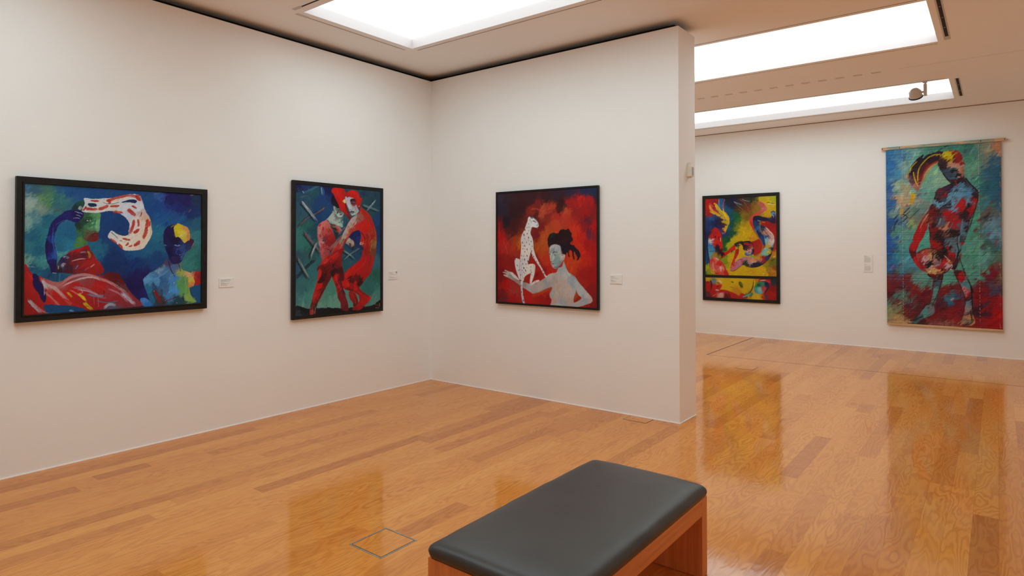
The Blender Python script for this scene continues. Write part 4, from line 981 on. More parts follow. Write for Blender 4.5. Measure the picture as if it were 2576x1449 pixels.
('S',[(753,172),(734,213),(720,245)],14.3,'b04a2c',{'a':0.7,'dry':0.6}),
('S',[(831,77),(835,184)],7.9,'8c2018',{'a':0.45,'dry':0.6}),
('S',[(859,78),(864,184)],7.9,'701824',{'a':0.45,'dry':0.6}),
('S',[(888,80),(892,185)],8.0,'b02018',{'a':0.45,'dry':0.6}),
('S',[(917,81),(920,186)],8.0,'5a1820',{'a':0.45,'dry':0.6}),
('S',[(944,83),(949,187)],7.6,'a81810',{'a':0.45,'dry':0.6}),
('S',[(982,84),(986,189)],7.6,'6a1620',{'a':0.45,'dry':0.6}),
('S',[(1019,86),(1023,190)],7.7,'b01a14',{'a':0.45,'dry':0.6}),
('S',[(972,244),(977,341),(963,421)],25.7,'4a1c2e',{'a':0.5,'dry':0.7}),
('S',[(1019,262),(1000,485),(991,726)],10.4,'b8201a',{'a':0.4,'dry':0.7}),
('S',[(24,262),(30,413),(70,503)],10.1,'b81c14',{'a':0.6}),
('S',[(69,432),(104,503),(126,556)],13.8,'b04030',{'a':0.5}),
('S',[(126,450),(171,414),(215,389)],15.8,'a03c20',{'a':0.5}),
('S',[(248,398),(259,467),(226,537)],13.7,'a86a1c',{'a':0.5}),
('S',[(93,865),(160,888),(237,903)],11.9,'a04038',{'a':0.5,'dry':0.7}),
('S',[(36,592),(42,840)],4.1,'3a0c10',{'a':0.6}),
('S',[(604,419),(554,367),(564,317)],14.8,'a05020',{'a':0.6}),
('S',[(888,607),(811,632)],12.5,'b04a1c',{'a':0.5}),
('S',[(886,573),(901,611),(864,632)],16.8,'b04c18',{'a':0.5}),
('P',[(581,502),(569,468),(566,429),(573,402),(601,375),(629,369),(669,376),(693,349),(725,340),(756,344),(783,334),(795,358),(814,377),(811,403),(826,430),(802,456),(802,472),(833,479),(864,509),(891,534),(898,573),(871,605),(864,612),(868,579),(848,547),(841,521),(833,547),(841,587),(833,600),(821,573),(814,535),(795,518),(783,535),(791,561),(795,580),(783,574),(768,541),(752,561),(732,558),(713,535),(705,509),(701,488),(677,476),(637,469),(605,478)],[(597,429,'1c1016'),(613,395,'141e18'),(677,403,'1a0c10'),(756,390,'200c10'),(741,443,'280e12'),(677,456,'1c0c14'),(741,509,'14101e'),(802,495,'1a0e14'),(879,560,'141020'),(833,573,'2a1014'),(787,554,'20121a')],{'rough':9}),
('S',[(597,415),(613,388),(629,385)],13.2,'1c3020',{'a':0.7,'dry':0.5}),
('S',[(783,548),(779,574)],4.2,'2a1018',{}),
('S',[(802,535),(806,573)],8.6,'a83c14',{'a':0.8}),
('S',[(760,541),(768,568)],8.6,'a83c14',{'a':0.8}),
('S',[(848,567),(856,600)],8.4,'a83c14',{'a':0.8}),
('P',[(657,712),(677,675),(716,660),(732,614),(756,666),(779,706),(810,724),(848,749),(886,793),(924,831),(961,868),(998,901),(1014,932),(1002,956),(954,974),(894,994),(833,1004),(821,1001),(609,1004),(601,977),(605,950),(589,931),(587,898),(605,870),(613,846),(589,844),(549,859),(482,888),(407,906),(373,893),(331,872),(288,856),(253,836),(209,810),(148,781),(89,761),(75,747),(121,749),(71,730),(69,722),(112,725),(85,712),(94,704),(148,721),(183,741),(227,781),(271,801),(331,813),(382,824),(432,816),(482,794),(532,765),(581,730),(621,721)],[(102,729,'a8a49c'),(174,769,'8c8884'),(219,796,'8c7470'),(288,828,'867c7a'),(365,853,'98989a'),(432,857,'968e8c'),(482,841,'a0948e'),(549,805,'8c8c90'),(597,750,'a4a09c'),(629,776,'968c88'),(677,748,'a09894'),(716,707,'98a0a0'),(701,694,'8c989c'),(756,733,'a8a8a4'),(802,757,'8c949c'),(756,804,'a09a94'),(716,806,'a89890'),(661,841,'a49488'),(645,895,'a89c94'),(629,942,'a08c80'),(613,897,'8c9494'),(693,906,'9c928c'),(756,903,'a89a90'),(771,850,'b0a094'),(725,957,'8c9498'),(677,986,'98a0a0'),(802,875,'a49e9c'),(833,802,'8494a0'),(879,819,'98a0a0'),(909,864,'9ca4a4'),(969,906,'a8a4a0'),(998,936,'a8908c'),(909,954,'909496'),(946,933,'84909a'),(833,984,'9a9896'),(802,953,'a08c84'),(871,794,'9ca0a0')],{'rough':4}),
('P',[(856,860),(879,898),(909,922),(871,950),(833,964),(834,925),(848,886)],[(864,911,'98380f'),(879,936,'7c1c14')],{'rough':4}),
('S',[(740,693),(779,765),(756,811)],7.1,'7c8c98',{'a':0.55}),
('S',[(732,839),(716,905),(725,970)],6.6,'889498',{'a':0.55}),
('S',[(856,846),(852,899),(833,958)],4.2,'5a6878',{'a':0.55}),
('S',[(779,777),(802,809),(848,834)],11.3,'8090a0',{'a':0.55}),
('S',[(597,851),(565,851),(482,882)],4.4,'5c7884',{'a':0.55}),
('S',[(613,850),(589,904),(607,943)],4.4,'6c8890',{'a':0.55}),
('S',[(399,899),(482,885),(549,859)],3.9,'487084',{'a':0.55}),
('S',[(482,801),(532,779),(556,819)],7.5,'7c8894',{'a':0.55}),
('S',[(732,614),(756,673),(802,724),(879,787),(969,874)],3.0,'283444',{'a':0.55}),
('S',[(909,954),(969,925)],5.5,'708494',{'a':0.55}),
('S',[(661,675),(653,708)],5.9,'5c6870',{'a':0.55}),
('S',[(693,707),(677,774)],8.7,'b4aca4',{'a':0.55}),
('S',[(795,836),(810,900),(787,967)],11.3,'b4a090',{'a':0.55}),
('S',[(661,881),(653,974)],8.7,'b4a094',{'a':0.55}),
('S',[(89,761),(156,791),(253,836)],3.2,'3a3434',{'a':0.7}),
('S',[(121,749),(174,755)],3.1,'3a3434',{'a':0.7}),
('S',[(71,731),(129,739)],3.2,'3a3434',{'a':0.7}),
('S',[(85,708),(165,741)],3.4,'3a3434',{'a':0.7}),
('P',[(589,488),(613,474),(653,472),(693,485),(707,515),(717,555),(740,556),(747,568),(736,601),(720,615),(704,641),(677,668),(649,683),(625,675),(609,656),(598,636),(607,622),(597,620),(593,603),(587,576),(581,542),(585,515)],[(613,495,'a4acac'),(669,495,'9ca6aa'),(701,509,'80808c'),(597,536,'7c8c90'),(629,536,'7c8484'),(677,542,'98a4a0'),(613,576,'a4b0aa'),(589,576,'8ca0a0'),(669,589,'7c9494'),(645,616,'748c8c'),(693,615,'70807c'),(629,656,'98a4a0'),(661,669,'6c7c80'),(736,574,'b0a4a0'),(597,616,'98a8a8')],{'soft':3,'rough':2}),
('S',[(613,549),(637,536),(669,543)],6.7,'202028',{}),
('S',[(584,552),(591,563)],6.5,'202430',{}),
('S',[(625,563),(641,561),(657,568)],6.5,'404848',{}),
('S',[(635,567),(647,567)],5.7,'a4b09c',{'dry':0}),
('S',[(639,566),(643,568)],4.4,'202424',{'dry':0}),
('S',[(587,568),(592,571)],4.5,'98a498',{}),
('S',[(613,563),(609,602),(601,621)],6.0,'68787c',{'a':0.8}),
('S',[(597,620),(621,621),(628,612)],3.6,'343c44',{}),
('S',[(602,638),(615,634),(633,641)],5.9,'3a1c1e',{'dry':0}),
('S',[(607,644),(625,647)],5.1,'6c3c38',{'dry':0}),
('S',[(589,495),(613,474),(661,469),(701,488)],4.4,'5c1c38',{'a':0.8}),
('S',[(726,562),(740,574),(726,605)],3.7,'a06c68',{}),
('S',[(707,515),(715,562),(725,568)],5.0,'2a2434',{}),
('S',[(629,675),(677,664),(717,621)],3.7,'4c585c',{}),
('P',[(261,607),(245,600),(218,595),(203,611),(203,643),(213,685),(229,733),(245,767),(261,787),(279,787),(288,717),(279,648)],[(382,262,'c4c6c4'),(432,304,'c8cacc'),(347,337,'c6c2bc'),(305,440,'bcb8b8'),(339,509,'ccc6be'),(296,648,'bab8b8'),(348,681,'c8c2ba'),(399,715,'c4beb6'),(227,649,'c0bcb8'),(416,543,'c0bcb8'),(516,712,'c0bab8'),(297,787,'c0bcba'),(288,890,'a8a8b0')],{'soft':3,'rough':2}),
('P',[(148,724),(174,723),(209,747),(249,781),(249,792),(209,779),(174,755)],[(382,262,'c4c6c4'),(432,304,'c8cacc'),(347,337,'c6c2bc'),(305,440,'bcb8b8'),(339,509,'ccc6be'),(296,648,'bab8b8'),(348,681,'c8c2ba'),(399,715,'c4beb6'),(227,649,'c0bcb8'),(416,543,'c0bcb8'),(516,712,'c0bab8'),(297,787,'c0bcba'),(288,890,'a8a8b0')],{'soft':3,'rough':2}),
('P',[(369,222),(386,227),(407,228),(432,243),(453,264),(470,291),(470,308),(458,322),(441,323),(416,317),(399,317),(390,338),(382,372),(395,400),(407,427),(414,468),(414,503),(424,536),(441,578),(470,625),(499,671),(528,712),(549,744),(560,751),(549,760),(532,749),(516,725),(491,685),(458,645),(424,605),(399,571),(386,536),(373,571),(357,627),(352,647),(382,643),(416,644),(432,659),(431,700),(420,749),(403,790),(395,811),(432,792),(466,784),(481,792),(458,805),(416,820),(390,835),(373,829),(373,797),(378,756),(382,728),(340,744),(314,765),(305,793),(297,828),(295,890),(305,952),(318,1000),(301,1004),(283,960),(272,891),(269,822),(272,787),(261,753),(257,691),(261,621),(271,544),(277,482),(272,426),(288,378),(314,337),(331,296),(347,261),(354,234)],[(382,262,'c4c6c4'),(432,304,'c8cacc'),(347,337,'c6c2bc'),(305,440,'bcb8b8'),(339,509,'ccc6be'),(296,648,'bab8b8'),(348,681,'c8c2ba'),(399,715,'c4beb6'),(227,649,'c0bcb8'),(416,543,'c0bcb8'),(516,712,'c0bab8'),(297,787,'c0bcba'),(288,890,'a8a8b0')],{'soft':2.5,'rough':2}),
('S',[(374,250),(377,258)],5.1,'24202c',{'dry':0.1,'soft':2}),
('S',[(357,282),(360,289)],4.6,'15142c',{'dry':0.1,'soft':2}),
('S',[(387,266),(389,272)],3.9,'15142c',{'dry':0.1,'soft':2}),
('S',[(363,313),(365,321)],5.1,'24202c',{'dry':0.1,'soft':2}),
('S',[(318,333),(320,347)],9.2,'15142c',{'dry':0.1,'soft':2}),
('S',[(340,316),(342,324)],5.8,'15142c',{'dry':0.1,'soft':2}),
('S',[(306,376),(309,391)],9.1,'24202c',{'dry':0.1,'soft':2}),
('S',[(343,370),(346,379)],6.6,'15142c',{'dry':0.1,'soft':2}),
('S',[(360,344),(363,351)],4.5,'15142c',{'dry':0.1,'soft':2}),
('S',[(357,404),(360,415)],8.0,'24202c',{'dry':0.1,'soft':2}),
('S',[(316,414),(319,422)],5.2,'15142c',{'dry':0.1,'soft':2}),
('S',[(290,449),(293,460)],7.1,'15142c',{'dry':0.1,'soft':2}),
('S',[(336,448),(338,456)],5.3,'24202c',{'dry':0.1,'soft':2}),
('S',[(386,440),(389,450)],6.3,'15142c',{'dry':0.1,'soft':2}),
('S',[(316,479),(319,491)],7.9,'15142c',{'dry':0.1,'soft':2}),
('S',[(367,466),(369,475)],6.6,'24202c',{'dry':0.1,'soft':2}),
('S',[(299,482),(302,488)],4.6,'15142c',{'dry':0.1,'soft':2}),
('S',[(341,509),(343,520)],7.2,'15142c',{'dry':0.1,'soft':2}),
('S',[(398,483),(400,490)],5.2,'24202c',{'dry':0.1,'soft':2}),
('S',[(316,532),(319,541)],6.6,'15142c',{'dry':0.1,'soft':2}),
('S',[(295,505),(298,514)],5.1,'15142c',{'dry':0.1,'soft':2}),
('S',[(280,568),(283,576)],6.0,'24202c',{'dry':0.1,'soft':2}),
('S',[(341,568),(345,578)],7.1,'15142c',{'dry':0.1,'soft':2}),
('S',[(302,571),(304,579)],5.1,'15142c',{'dry':0.1,'soft':2}),
('S',[(287,603),(289,611)],5.2,'24202c',{'dry':0.1,'soft':2}),
('S',[(313,600),(315,612)],7.8,'15142c',{'dry':0.1,'soft':2}),
('S',[(351,616),(353,628)],8.5,'15142c',{'dry':0.1,'soft':2}),
('S',[(272,617),(274,624)],4.6,'24202c',{'dry':0.1,'soft':2}),
('S',[(379,505),(381,513)],5.2,'15142c',{'dry':0.1,'soft':2}),
('S',[(293,640),(295,649)],6.7,'15142c',{'dry':0.1,'soft':2}),
('S',[(330,643),(332,651)],5.3,'24202c',{'dry':0.1,'soft':2}),
('S',[(305,676),(308,689)],8.4,'15142c',{'dry':0.1,'soft':2}),
('S',[(325,699),(328,712)],8.4,'15142c',{'dry':0.1,'soft':2}),
('S',[(288,699),(290,707)],6.1,'24202c',{'dry':0.1,'soft':2}),
('S',[(336,675),(340,681)],4.6,'15142c',{'dry':0.1,'soft':2}),
('S',[(381,666),(384,673)],4.6,'15142c',{'dry':0.1,'soft':2}),
('S',[(261,692),(263,702)],6.7,'24202c',{'dry':0.1,'soft':2}),
('S',[(230,655),(233,664)],6.0,'15142c',{'dry':0.1,'soft':2}),
('S',[(211,604),(213,611)],5.6,'15142c',{'dry':0.1,'soft':2}),
('S',[(244,701),(246,708)],5.5,'24202c',{'dry':0.1,'soft':2}),
('S',[(270,741),(272,749)],6.1,'15142c',{'dry':0.1,'soft':2}),
('S',[(302,717),(304,724)],5.3,'15142c',{'dry':0.1,'soft':2}),
('S',[(388,714),(390,723)],5.8,'24202c',{'dry':0.1,'soft':2}),
('S',[(381,698),(384,705)],4.5,'15142c',{'dry':0.1,'soft':2}),
('S',[(317,728),(320,733)],3.9,'15142c',{'dry':0.1,'soft':2}),
('S',[(389,524),(392,536)],7.7,'24202c',{'dry':0.1,'soft':2}),
('S',[(396,560),(399,568)],5.8,'15142c',{'dry':0.1,'soft':2}),
('S',[(412,573),(415,583)],6.2,'15142c',{'dry':0.1,'soft':2}),
('S',[(426,595),(428,602)],5.2,'24202c',{'dry':0.1,'soft':2}),
('S',[(446,618),(448,626)],5.1,'15142c',{'dry':0.1,'soft':2}),
('S',[(474,641),(476,648)],5.1,'15142c',{'dry':0.1,'soft':2}),
('S',[(511,697),(513,706)],5.8,'24202c',{'dry':0.1,'soft':2}),
('S',[(523,722),(525,728)],4.5,'15142c',{'dry':0.1,'soft':2}),
('S',[(274,790),(277,797)],5.4,'15142c',{'dry':0.1,'soft':2}),
('S',[(298,803),(300,810)],4.6,'24202c',{'dry':0.1,'soft':2}),
('S',[(274,835),(277,843)],5.1,'15142c',{'dry':0.1,'soft':2}),
('S',[(278,893),(281,903)],6.5,'15142c',{'dry':0.1,'soft':2}),
('S',[(296,920),(299,928)],5.2,'24202c',{'dry':0.1,'soft':2}),
('S',[(287,867),(289,872)],4.1,'15142c',{'dry':0.1,'soft':2}),
('S',[(300,968),(303,978)],7.2,'15142c',{'dry':0.1,'soft':2}),
('S',[(235,757),(237,764)],4.7,'24202c',{'dry':0.1,'soft':2}),
('S',[(195,741),(198,748)],4.6,'15142c',{'dry':0.1,'soft':2}),
('S',[(394,739),(396,745)],4.0,'15142c',{'dry':0.1,'soft':2}),
('S',[(432,799),(434,805)],3.9,'24202c',{'dry':0.1,'soft':2}),
('S',[(381,818),(384,824)],4.6,'15142c',{'dry':0.1,'soft':2}),
('S',[(300,770),(303,776)],3.7,'15142c',{'dry':0.1,'soft':2}),
('S',[(315,507),(317,512)],4.0,'24202c',{'dry':0.1,'soft':2}),
('S',[(356,431),(358,436)],4.0,'15142c',{'dry':0.1,'soft':2}),
('S',[(407,263),(422,264),(437,275)],7.0,'10101c',{'dry':0}),
('S',[(373,227),(407,232),(432,247),(466,295)],4.6,'1c2440',{}),
('S',[(445,305),(462,298),(470,305)],5.2,'405468',{}),
('S',[(441,320),(462,317)],3.7,'607c90',{}),
('S',[(382,235),(407,239)],6.8,'2c3050',{}),
('S',[(390,317),(384,344),(382,372),(407,420),(416,482),(432,550),(482,638),(549,731)],3.0,'1c1c34',{'a':0.8}),
('S',[(386,536),(365,605),(352,640)],3.1,'2c3448',{'a':0.8}),
('S',[(516,725),(532,745)],3.0,'101018',{}),
('S',[(528,722),(549,744)],2.9,'101018',{}),
('S',[(271,544),(261,635),(261,718),(272,787),(269,843),(279,925),(301,1000)],3.1,'38406c',{'a':0.7}),
('S',[(279,648),(283,717),(297,787)],3.2,'505878',{'a':0.6}),
('S',[(416,646),(424,714),(403,790)],3.0,'303850',{'a':0.6}),
('S',[(347,261),(314,337),(283,398),(275,482)],3.1,'7880a0',{'a':0.6}),
('S',[(204,611),(209,677),(245,767)],3.4,'4c5880',{'a':0.8}),
('S',[(297,787),(297,890),(314,993)],3.0,'282c48',{'a':0.7}),
('D',(350,24,4,70,50,11),{'jit':0.13,'a':0.4}),
('E',80,0.05)]),
'D': (0.8960, 240, 275, 40, [
('F',[(23,36,'981410'),(114,29,'8c1612'),(159,20,'7a1c1c'),(57,94,'a01814'),(103,152,'981410'),(34,194,'8c1818'),(215,34,'1d4a78'),(193,121,'245680'),(293,37,'121428'),(380,30,'141430'),(347,94,'16182c'),(445,76,'2a2420'),(488,56,'3c1c16'),(551,81,'4a2a1c'),(530,145,'5c2c14'),(445,153,'3c2c16'),(594,29,'1a2418'),(625,106,'6a4a14'),(656,150,'7a5a18'),(750,26,'a08c14'),(852,20,'8c9414'),(801,60,'b0940c'),(750,89,'b08c10'),(861,147,'a88c0c'),(801,198,'a8880c'),(325,160,'124264'),(325,270,'14406a'),(358,216,'10443c'),(401,250,'0f4a28'),(444,295,'2a5618'),(357,347,'0f3f34'),(346,457,'12402c'),(302,534,'0f4020'),(258,567,'0e4a1c'),(246,655,'124a20'),(508,221,'6c5a10'),(541,265,'6a4a14'),(487,317,'8c7410'),(422,371,'6c6c10'),(486,404,'a88c08'),(572,352,'a07c0c'),(540,470,'ac8c08'),(443,513,'ac8c0c'),(356,556,'a0900e'),(623,472,'a87c08'),(313,622,'8a8c0c'),(268,732,'6c7c10'),(268,809,'6a7a14'),(312,754,'a8900a'),(443,709,'b0900a'),(475,676,'b09008'),(355,797,'ac900a'),(485,925,'ac8c0a'),(591,945,'a88408'),(695,900,'b08c08'),(746,941,'ac8c0a'),(798,887,'7c7010'),(859,832,'5a5a14'),(859,938,'a06c14'),(828,970,'8c5c14'),(879,895,'6c3818'),(889,727,'a06c10'),(880,622,'901814'),(871,432,'8c1410'),(800,357,'841210'),(861,347,'7c1012'),(890,517,'901612'),(68,285,'16305c'),(45,374,'182c58'),(21,464,'141c44'),(102,309,'121c48'),(21,622,'123058'),(26,790,'143460'),(32,902,'8a8c10'),(54,969,'7a8010'),(31,992,'2c5c28'),(258,467,'12305c'),(291,379,'1a4470'),(79,252,'1c4478'),(527,979,'a88c0a'),(377,895,'b0900a')]),
('D',(240,55,14,50,40,13),{'jit':0.13,'a':0.55}),
('S',[(297,335),(292,258),(248,212),(192,166),(148,98)],48.4,'c09c18',{'dry':0.2}),
('S',[(258,268),(203,233),(148,198),(91,163),(63,94)],33.4,'c0961c',{'dry':0.2}),
('S',[(270,224),(215,178),(170,110),(125,64)],24.5,'c8a420',{'dry':0.2}),
('S',[(259,179),(237,146),(243,79),(257,19)],11.1,'b83c24',{'dry':0.2}),
('S',[(125,203),(90,185),(63,167)],13.6,'b8902c',{'dry':0.2}),
('S',[(264,224),(248,179),(237,134)],13.1,'c4a018',{'dry':0.2}),
('S',[(292,313),(286,247),(264,191)],28.6,'bc9814',{'dry':0.2}),
('S',[(248,224),(193,155),(148,81)],6.5,'8a6a14',{'dry':0.2}),
('S',[(225,234),(148,176),(91,129)],5.5,'a07018',{'dry':0.2}),
('S',[(280,269),(253,202),(231,162)],5.5,'d8bc30',{'dry':0.2}),
('S',[(158,149),(181,177)],6.8,'7a2018',{'dry':0.2}),
('S',[(182,10),(187,99)],9.0,'b8a8a0',{'a':0.8}),
('S',[(51,60),(85,84),(103,119)],13.6,'b06c6c',{'a':0.8}),
('S',[(91,29),(148,36)],9.0,'1c3040',{'a':0.8}),
('S',[(74,117),(113,164)],11.1,'b87c70',{'a':0.8}),
('S',[(192,244),(214,234)],7.6,'3a2c14',{'a':0.8}),
('P',[(158,265),(208,261),(248,284),(297,291),(303,335),(297,379),(275,423),(258,462),(225,467),(203,433),(169,410),(147,365),(141,309)],[(169,310,'1c1438'),(214,334,'241838'),(203,377,'1f1640'),(191,411,'242c60'),(236,356,'4a1c30'),(280,324,'a08c14'),(285,379,'b0900f'),(269,412,'b89010'),(236,444,'6a3440'),(214,289,'2c1c2c'),(258,302,'9c8418')],{'rough':4}),
('S',[(264,346),(291,352)],14.2,'101c1c',{}),
('S',[(192,317),(220,328)],11.0,'0c0c1c',{}),
('S',[(242,389),(253,401)],7.6,'b0a090',{}),
('S',[(219,428),(253,434)],17.5,'143020',{}),
('S',[(225,453),(241,458)],7.9,'b07880',{}),
('S',[(158,287),(141,343),(158,399)],9.0,'0c1030',{}),
('P',[(130,376),(180,410),(208,467),(219,555),(230,644),(235,694),(290,687),(334,644),(378,611),(394,665),(334,699),(268,749),(218,782),(201,810),(235,843),(268,908),(305,1001),(190,1005),(156,989),(88,980),(65,912),(60,823),(43,711),(38,622),(44,509),(73,442),(101,398)],[(146,421,'a01412'),(180,488,'a81410'),(90,509,'a0140f'),(61,464,'3c1420'),(78,554,'a4a4a4'),(73,610,'2c6c98'),(100,666,'34789c'),(78,734,'4a8890'),(123,610,'a81814'),(146,554,'b01612'),(157,644,'1c1018'),(202,710,'300c14'),(190,622,'b01412'),(218,732,'1c0c14'),(268,721,'ac1612'),(345,655,'ac1612'),(112,733,'8c6c14'),(179,766,'7c6414'),(89,812,'b02c24'),(145,800,'b86458'),(179,844,'a81c1a'),(134,900,'b03c3c'),(212,910,'b87c74'),(256,887,'a81410'),(289,974,'a02018'),(100,890,'b05844'),(190,965,'b04030'),(88,957,'c08c20'),(156,977,'a82c24')],{'rough':6}),
('S',[(33,464),(21,622),(49,801),(71,968)],7.9,'141428',{'a':0.85}),
('S',[(62,419),(113,387)],15.5,'6c1418',{'a':0.85}),
('S',[(180,499),(191,555)],13.2,'141018',{'a':0.85}),
('S',[(197,511),(204,566)],7.8,'c8bcb8',{'a':0.85}),
('S',[(130,488),(140,522)],15.6,'141018',{'a':0.85}),
('S',[(146,599),(179,666),(201,755)],37.8,'1a0f1c',{'a':0.85}),
('S',[(203,467),(219,566),(233,688)],8.9,'b41814',{'a':0.85}),
('S',[(55,543),(90,554)],18.0,'b0b4b8',{'a':0.85}),
('S',[(100,610),(123,644)],11.2,'346c90',{'a':0.85}),
('S',[(134,777),(179,800)],15.5,'c4a8a0',{'a':0.85}),
('S',[(201,887),(206,954)],15.5,'c8a49c',{'a':0.85}),
('S',[(100,822),(111,912),(156,955)],15.6,'b07c80',{'a':0.85}),
('S',[(71,912),(100,967),(167,982)],8.9,'1c1418',{'a':0.85}),
('S',[(71,902),(88,968),(145,972)],11.2,'c8902c',{'a':0.85}),
('S',[(44,622),(60,734)],6.7,'5c94a8',{'a':0.85}),
('S',[(49,689),(112,689)],5.5,'10304c',{'a':0.85}),
('S',[(90,442),(95,509)],18.2,'b01a14',{'a':0.85}),
('S',[(378,611),(443,578),(507,573)],32.4,'1c1018',{}),
('S',[(400,578),(411,644)],12.9,'12101c',{}),
('S',[(427,567),(432,665)],12.9,'14101c',{}),
('S',[(378,622),(464,611)],15.1,'1c1420',{}),
('S',[(411,665),(399,731)],28.2,'5c1420',{}),
('S',[(356,677),(340,710)],13.0,'102018',{}),
('P',[(593,255),(636,214),(688,183),(723,152),(698,109),(678,65),(729,78),(786,144),(780,176),(749,196),(698,227),(656,247),(630,278),(635,332),(666,429),(696,494),(727,569),(722,611),(686,536),(634,450),(593,374),(570,309)],[(718,109,'a04448'),(760,154,'a85c54'),(698,205,'a04438'),(625,246,'b03c28'),(583,309,'b0342c'),(614,342,'a82018'),(655,450,'8c4c14')],{'rough':5}),
('P',[(614,277),(630,246),(687,242),(749,260),(821,272),(841,242),(831,209),(836,189),(861,184),(886,211),(889,285),(886,337),(851,342),(800,314),(749,308),(697,312),(697,365),(712,451),(748,526),(768,579),(748,622),(717,558),(676,493),(634,407),(616,342)],[(656,279,'12102c'),(749,282,'131430'),(861,252,'14143c'),(866,305,'1c1430'),(635,332,'143058'),(686,408,'245480'),(676,451,'101c3c'),(738,537,'14346c'),(861,232,'5c7898')],{'rough':5}),
('S',[(836,215),(833,194)],8.2,'12122c',{}),
('S',[(849,204),(849,184)],8.1,'12122c',{}),
('S',[(864,202),(867,184)],8.2,'12122c',{}),
('S',[(877,211),(884,192)],8.2,'12122c',{}),
('P',[(708,360),(758,377),(799,420),(845,464),(870,506),(875,559),(864,643),(839,717),(809,780),(757,835),(695,872),(633,890),(570,886),(496,866),(442,883),(377,939),(338,945),(323,924),(333,874),(366,786),(388,709),(400,665),(437,665),(432,720),(399,785),(388,830),(442,785),(486,763),(528,757),(591,762),(654,740),(711,707),(737,665),(768,622),(748,537),(728,472),(712,419)],[(738,409,'1c2438'),(769,431,'b07868'),(799,474,'a87464'),(830,516,'b0887c'),(850,559,'b8a8a4'),(829,601,'a09c94'),(778,558,'68a09c'),(789,516,'28406c'),(809,622,'a88c24'),(758,685,'6c9c98'),(768,707,'6ca08c'),(737,665,'5c8c98'),(798,696,'b08c1c'),(839,643,'102440'),(819,727,'181c30'),(747,792,'8c1c18'),(788,781,'28284c'),(696,803,'a85c4c'),(695,846,'14182c'),(633,869,'141830'),(570,827,'8c6c74'),(612,805,'b07c60'),(528,838,'1c2c18'),(506,795,'8c6878'),(442,817,'986c80'),(399,873,'985c74'),(344,907,'a05c54'),(355,841,'b0201c'),(399,764,'a81c18'),(421,687,'8c1418'),(675,761,'a8781c'),(549,784,'a06c60'),(463,807,'a0342c')],{'rough':6}),
('P',[(592,579),(634,557),(686,536),(722,579),(725,622),(711,686),(675,740),(633,750),(613,708),(628,643)],[(655,600,'8c1414'),(696,622,'8c2414'),(665,707,'981814')],{'rough':5}),
('P',[(453,578),(507,562),(571,557),(608,589),(623,632),(628,697),(607,730),(549,752),(512,730),(518,687),(491,665),(486,622)],[(528,600,'8c1c1c'),(592,611,'8c2028'),(507,622,'1c1018'),(549,643,'401820'),(591,665,'b07c74'),(549,697,'a8848c'),(528,730,'3c5c80'),(613,697,'1c1828'),(475,589,'1c1018'),(539,567,'281418')],{'rough':5}),
('S',[(443,584),(528,562),(603,584),(628,686)],8.5,'0e0c14',{'a':0.85}),
('S',[(539,632),(581,611)],10.6,'101018',{'a':0.85}),
('S',[(549,665),(581,660)],8.5,'141018',{'a':0.85}),
('S',[(528,719),(581,730),(623,718)],12.6,'345c88',{'a':0.85}),
('S',[(570,751),(633,750),(696,718)],19.1,'5c8c1c',{'a':0.85}),
('S',[(769,388),(820,442),(870,495)],12.5,'c4c0b8',{'a':0.85}),
('S',[(870,506),(875,569),(839,707)],7.2,'101830',{'a':0.85}),
('S',[(718,366),(768,452),(840,537)],8.4,'18203c',{'a':0.85}),
('S',[(728,472),(758,569)],12.5,'141c40',{'a':0.85}),
('S',[(789,516),(819,601)],12.5,'b87c6c',{'a':0.85}),
('S',[(747,665),(798,643)],14.6,'84b0ac',{'a':0.85}),
('S',[(788,707),(809,685)],18.6,'c0a020',{'a':0.85}),
('S',[(496,866),(591,891),(695,872),(798,791)],8.5,'0e1020',{'a':0.85}),
('S',[(591,837),(653,815)],10.6,'a89ca4',{'a':0.85}),
('S',[(323,935),(377,941),(485,855)],6.5,'141018',{'a':0.85}),
('S',[(378,797),(442,780),(528,768)],8.6,'b090a0',{'a':0.85}),
('S',[(634,407),(686,504)],8.4,'3c74a0',{'a':0.85}),
('S',[(666,300),(708,307)],12.5,'74a4b4',{'a':0.85}),
('S',[(856,232),(866,274)],10.2,'88a4bc',{'a':0.85}),
('S',[(728,323),(759,329)],7.4,'b8902c',{'a':0.85}),
('S',[(375,52),(423,76),(488,100)],15.1,'6c98a8',{'a':0.7}),
('S',[(375,50),(445,120),(508,177)],5.4,'b8682c',{'a':0.7}),
('S',[(445,22),(520,80),(573,179)],6.5,'b05a20',{'a':0.7}),
('S',[(477,24),(531,48),(583,56)],10.6,'7ca0b0',{'a':0.7}),
('S',[(423,141),(466,176),(530,221)],6.5,'8c4a1c',{'a':0.7}),
('S',[(541,156),(593,202)],8.5,'9c4420',{'a':0.7}),
('S',[(636,52),(688,98)],8.2,'a85c30',{'a':0.7}),
('S',[(781,80),(831,82)],8.4,'101418',{'a':0.7}),
('S',[(791,96),(892,111)],10.4,'bcc0b4',{'a':0.7}),
('S',[(831,88),(877,100)],6.1,'101010',{'a':0.7}),
('S',[(829,812),(874,780)],16.4,'14243c',{'a':0.7}),
('S',[(854,759),(884,748)],12.4,'b8b8a8',{'a':0.7}),
('S',[(736,962),(746,978)],10.4,'c0b49c',{'a':0.7}),
('S',[(798,876),(829,865)],16.4,'7c3c18',{'a':0.7}),
('S',[(777,951),(859,896)],7.0,'8c4c20',{'a':0.7}),
('S',[(828,981),(889,948)],8.2,'7c3c1c',{'a':0.7}),
('S',[(538,946),(611,933)],8.5,'b0701c',{'a':0.7}),
('S',[(592,514),(571,557)],12.7,'a84c10',{'a':0.7}),
('S',[(550,514),(655,536)],8.4,'9c5c10',{'a':0.7}),
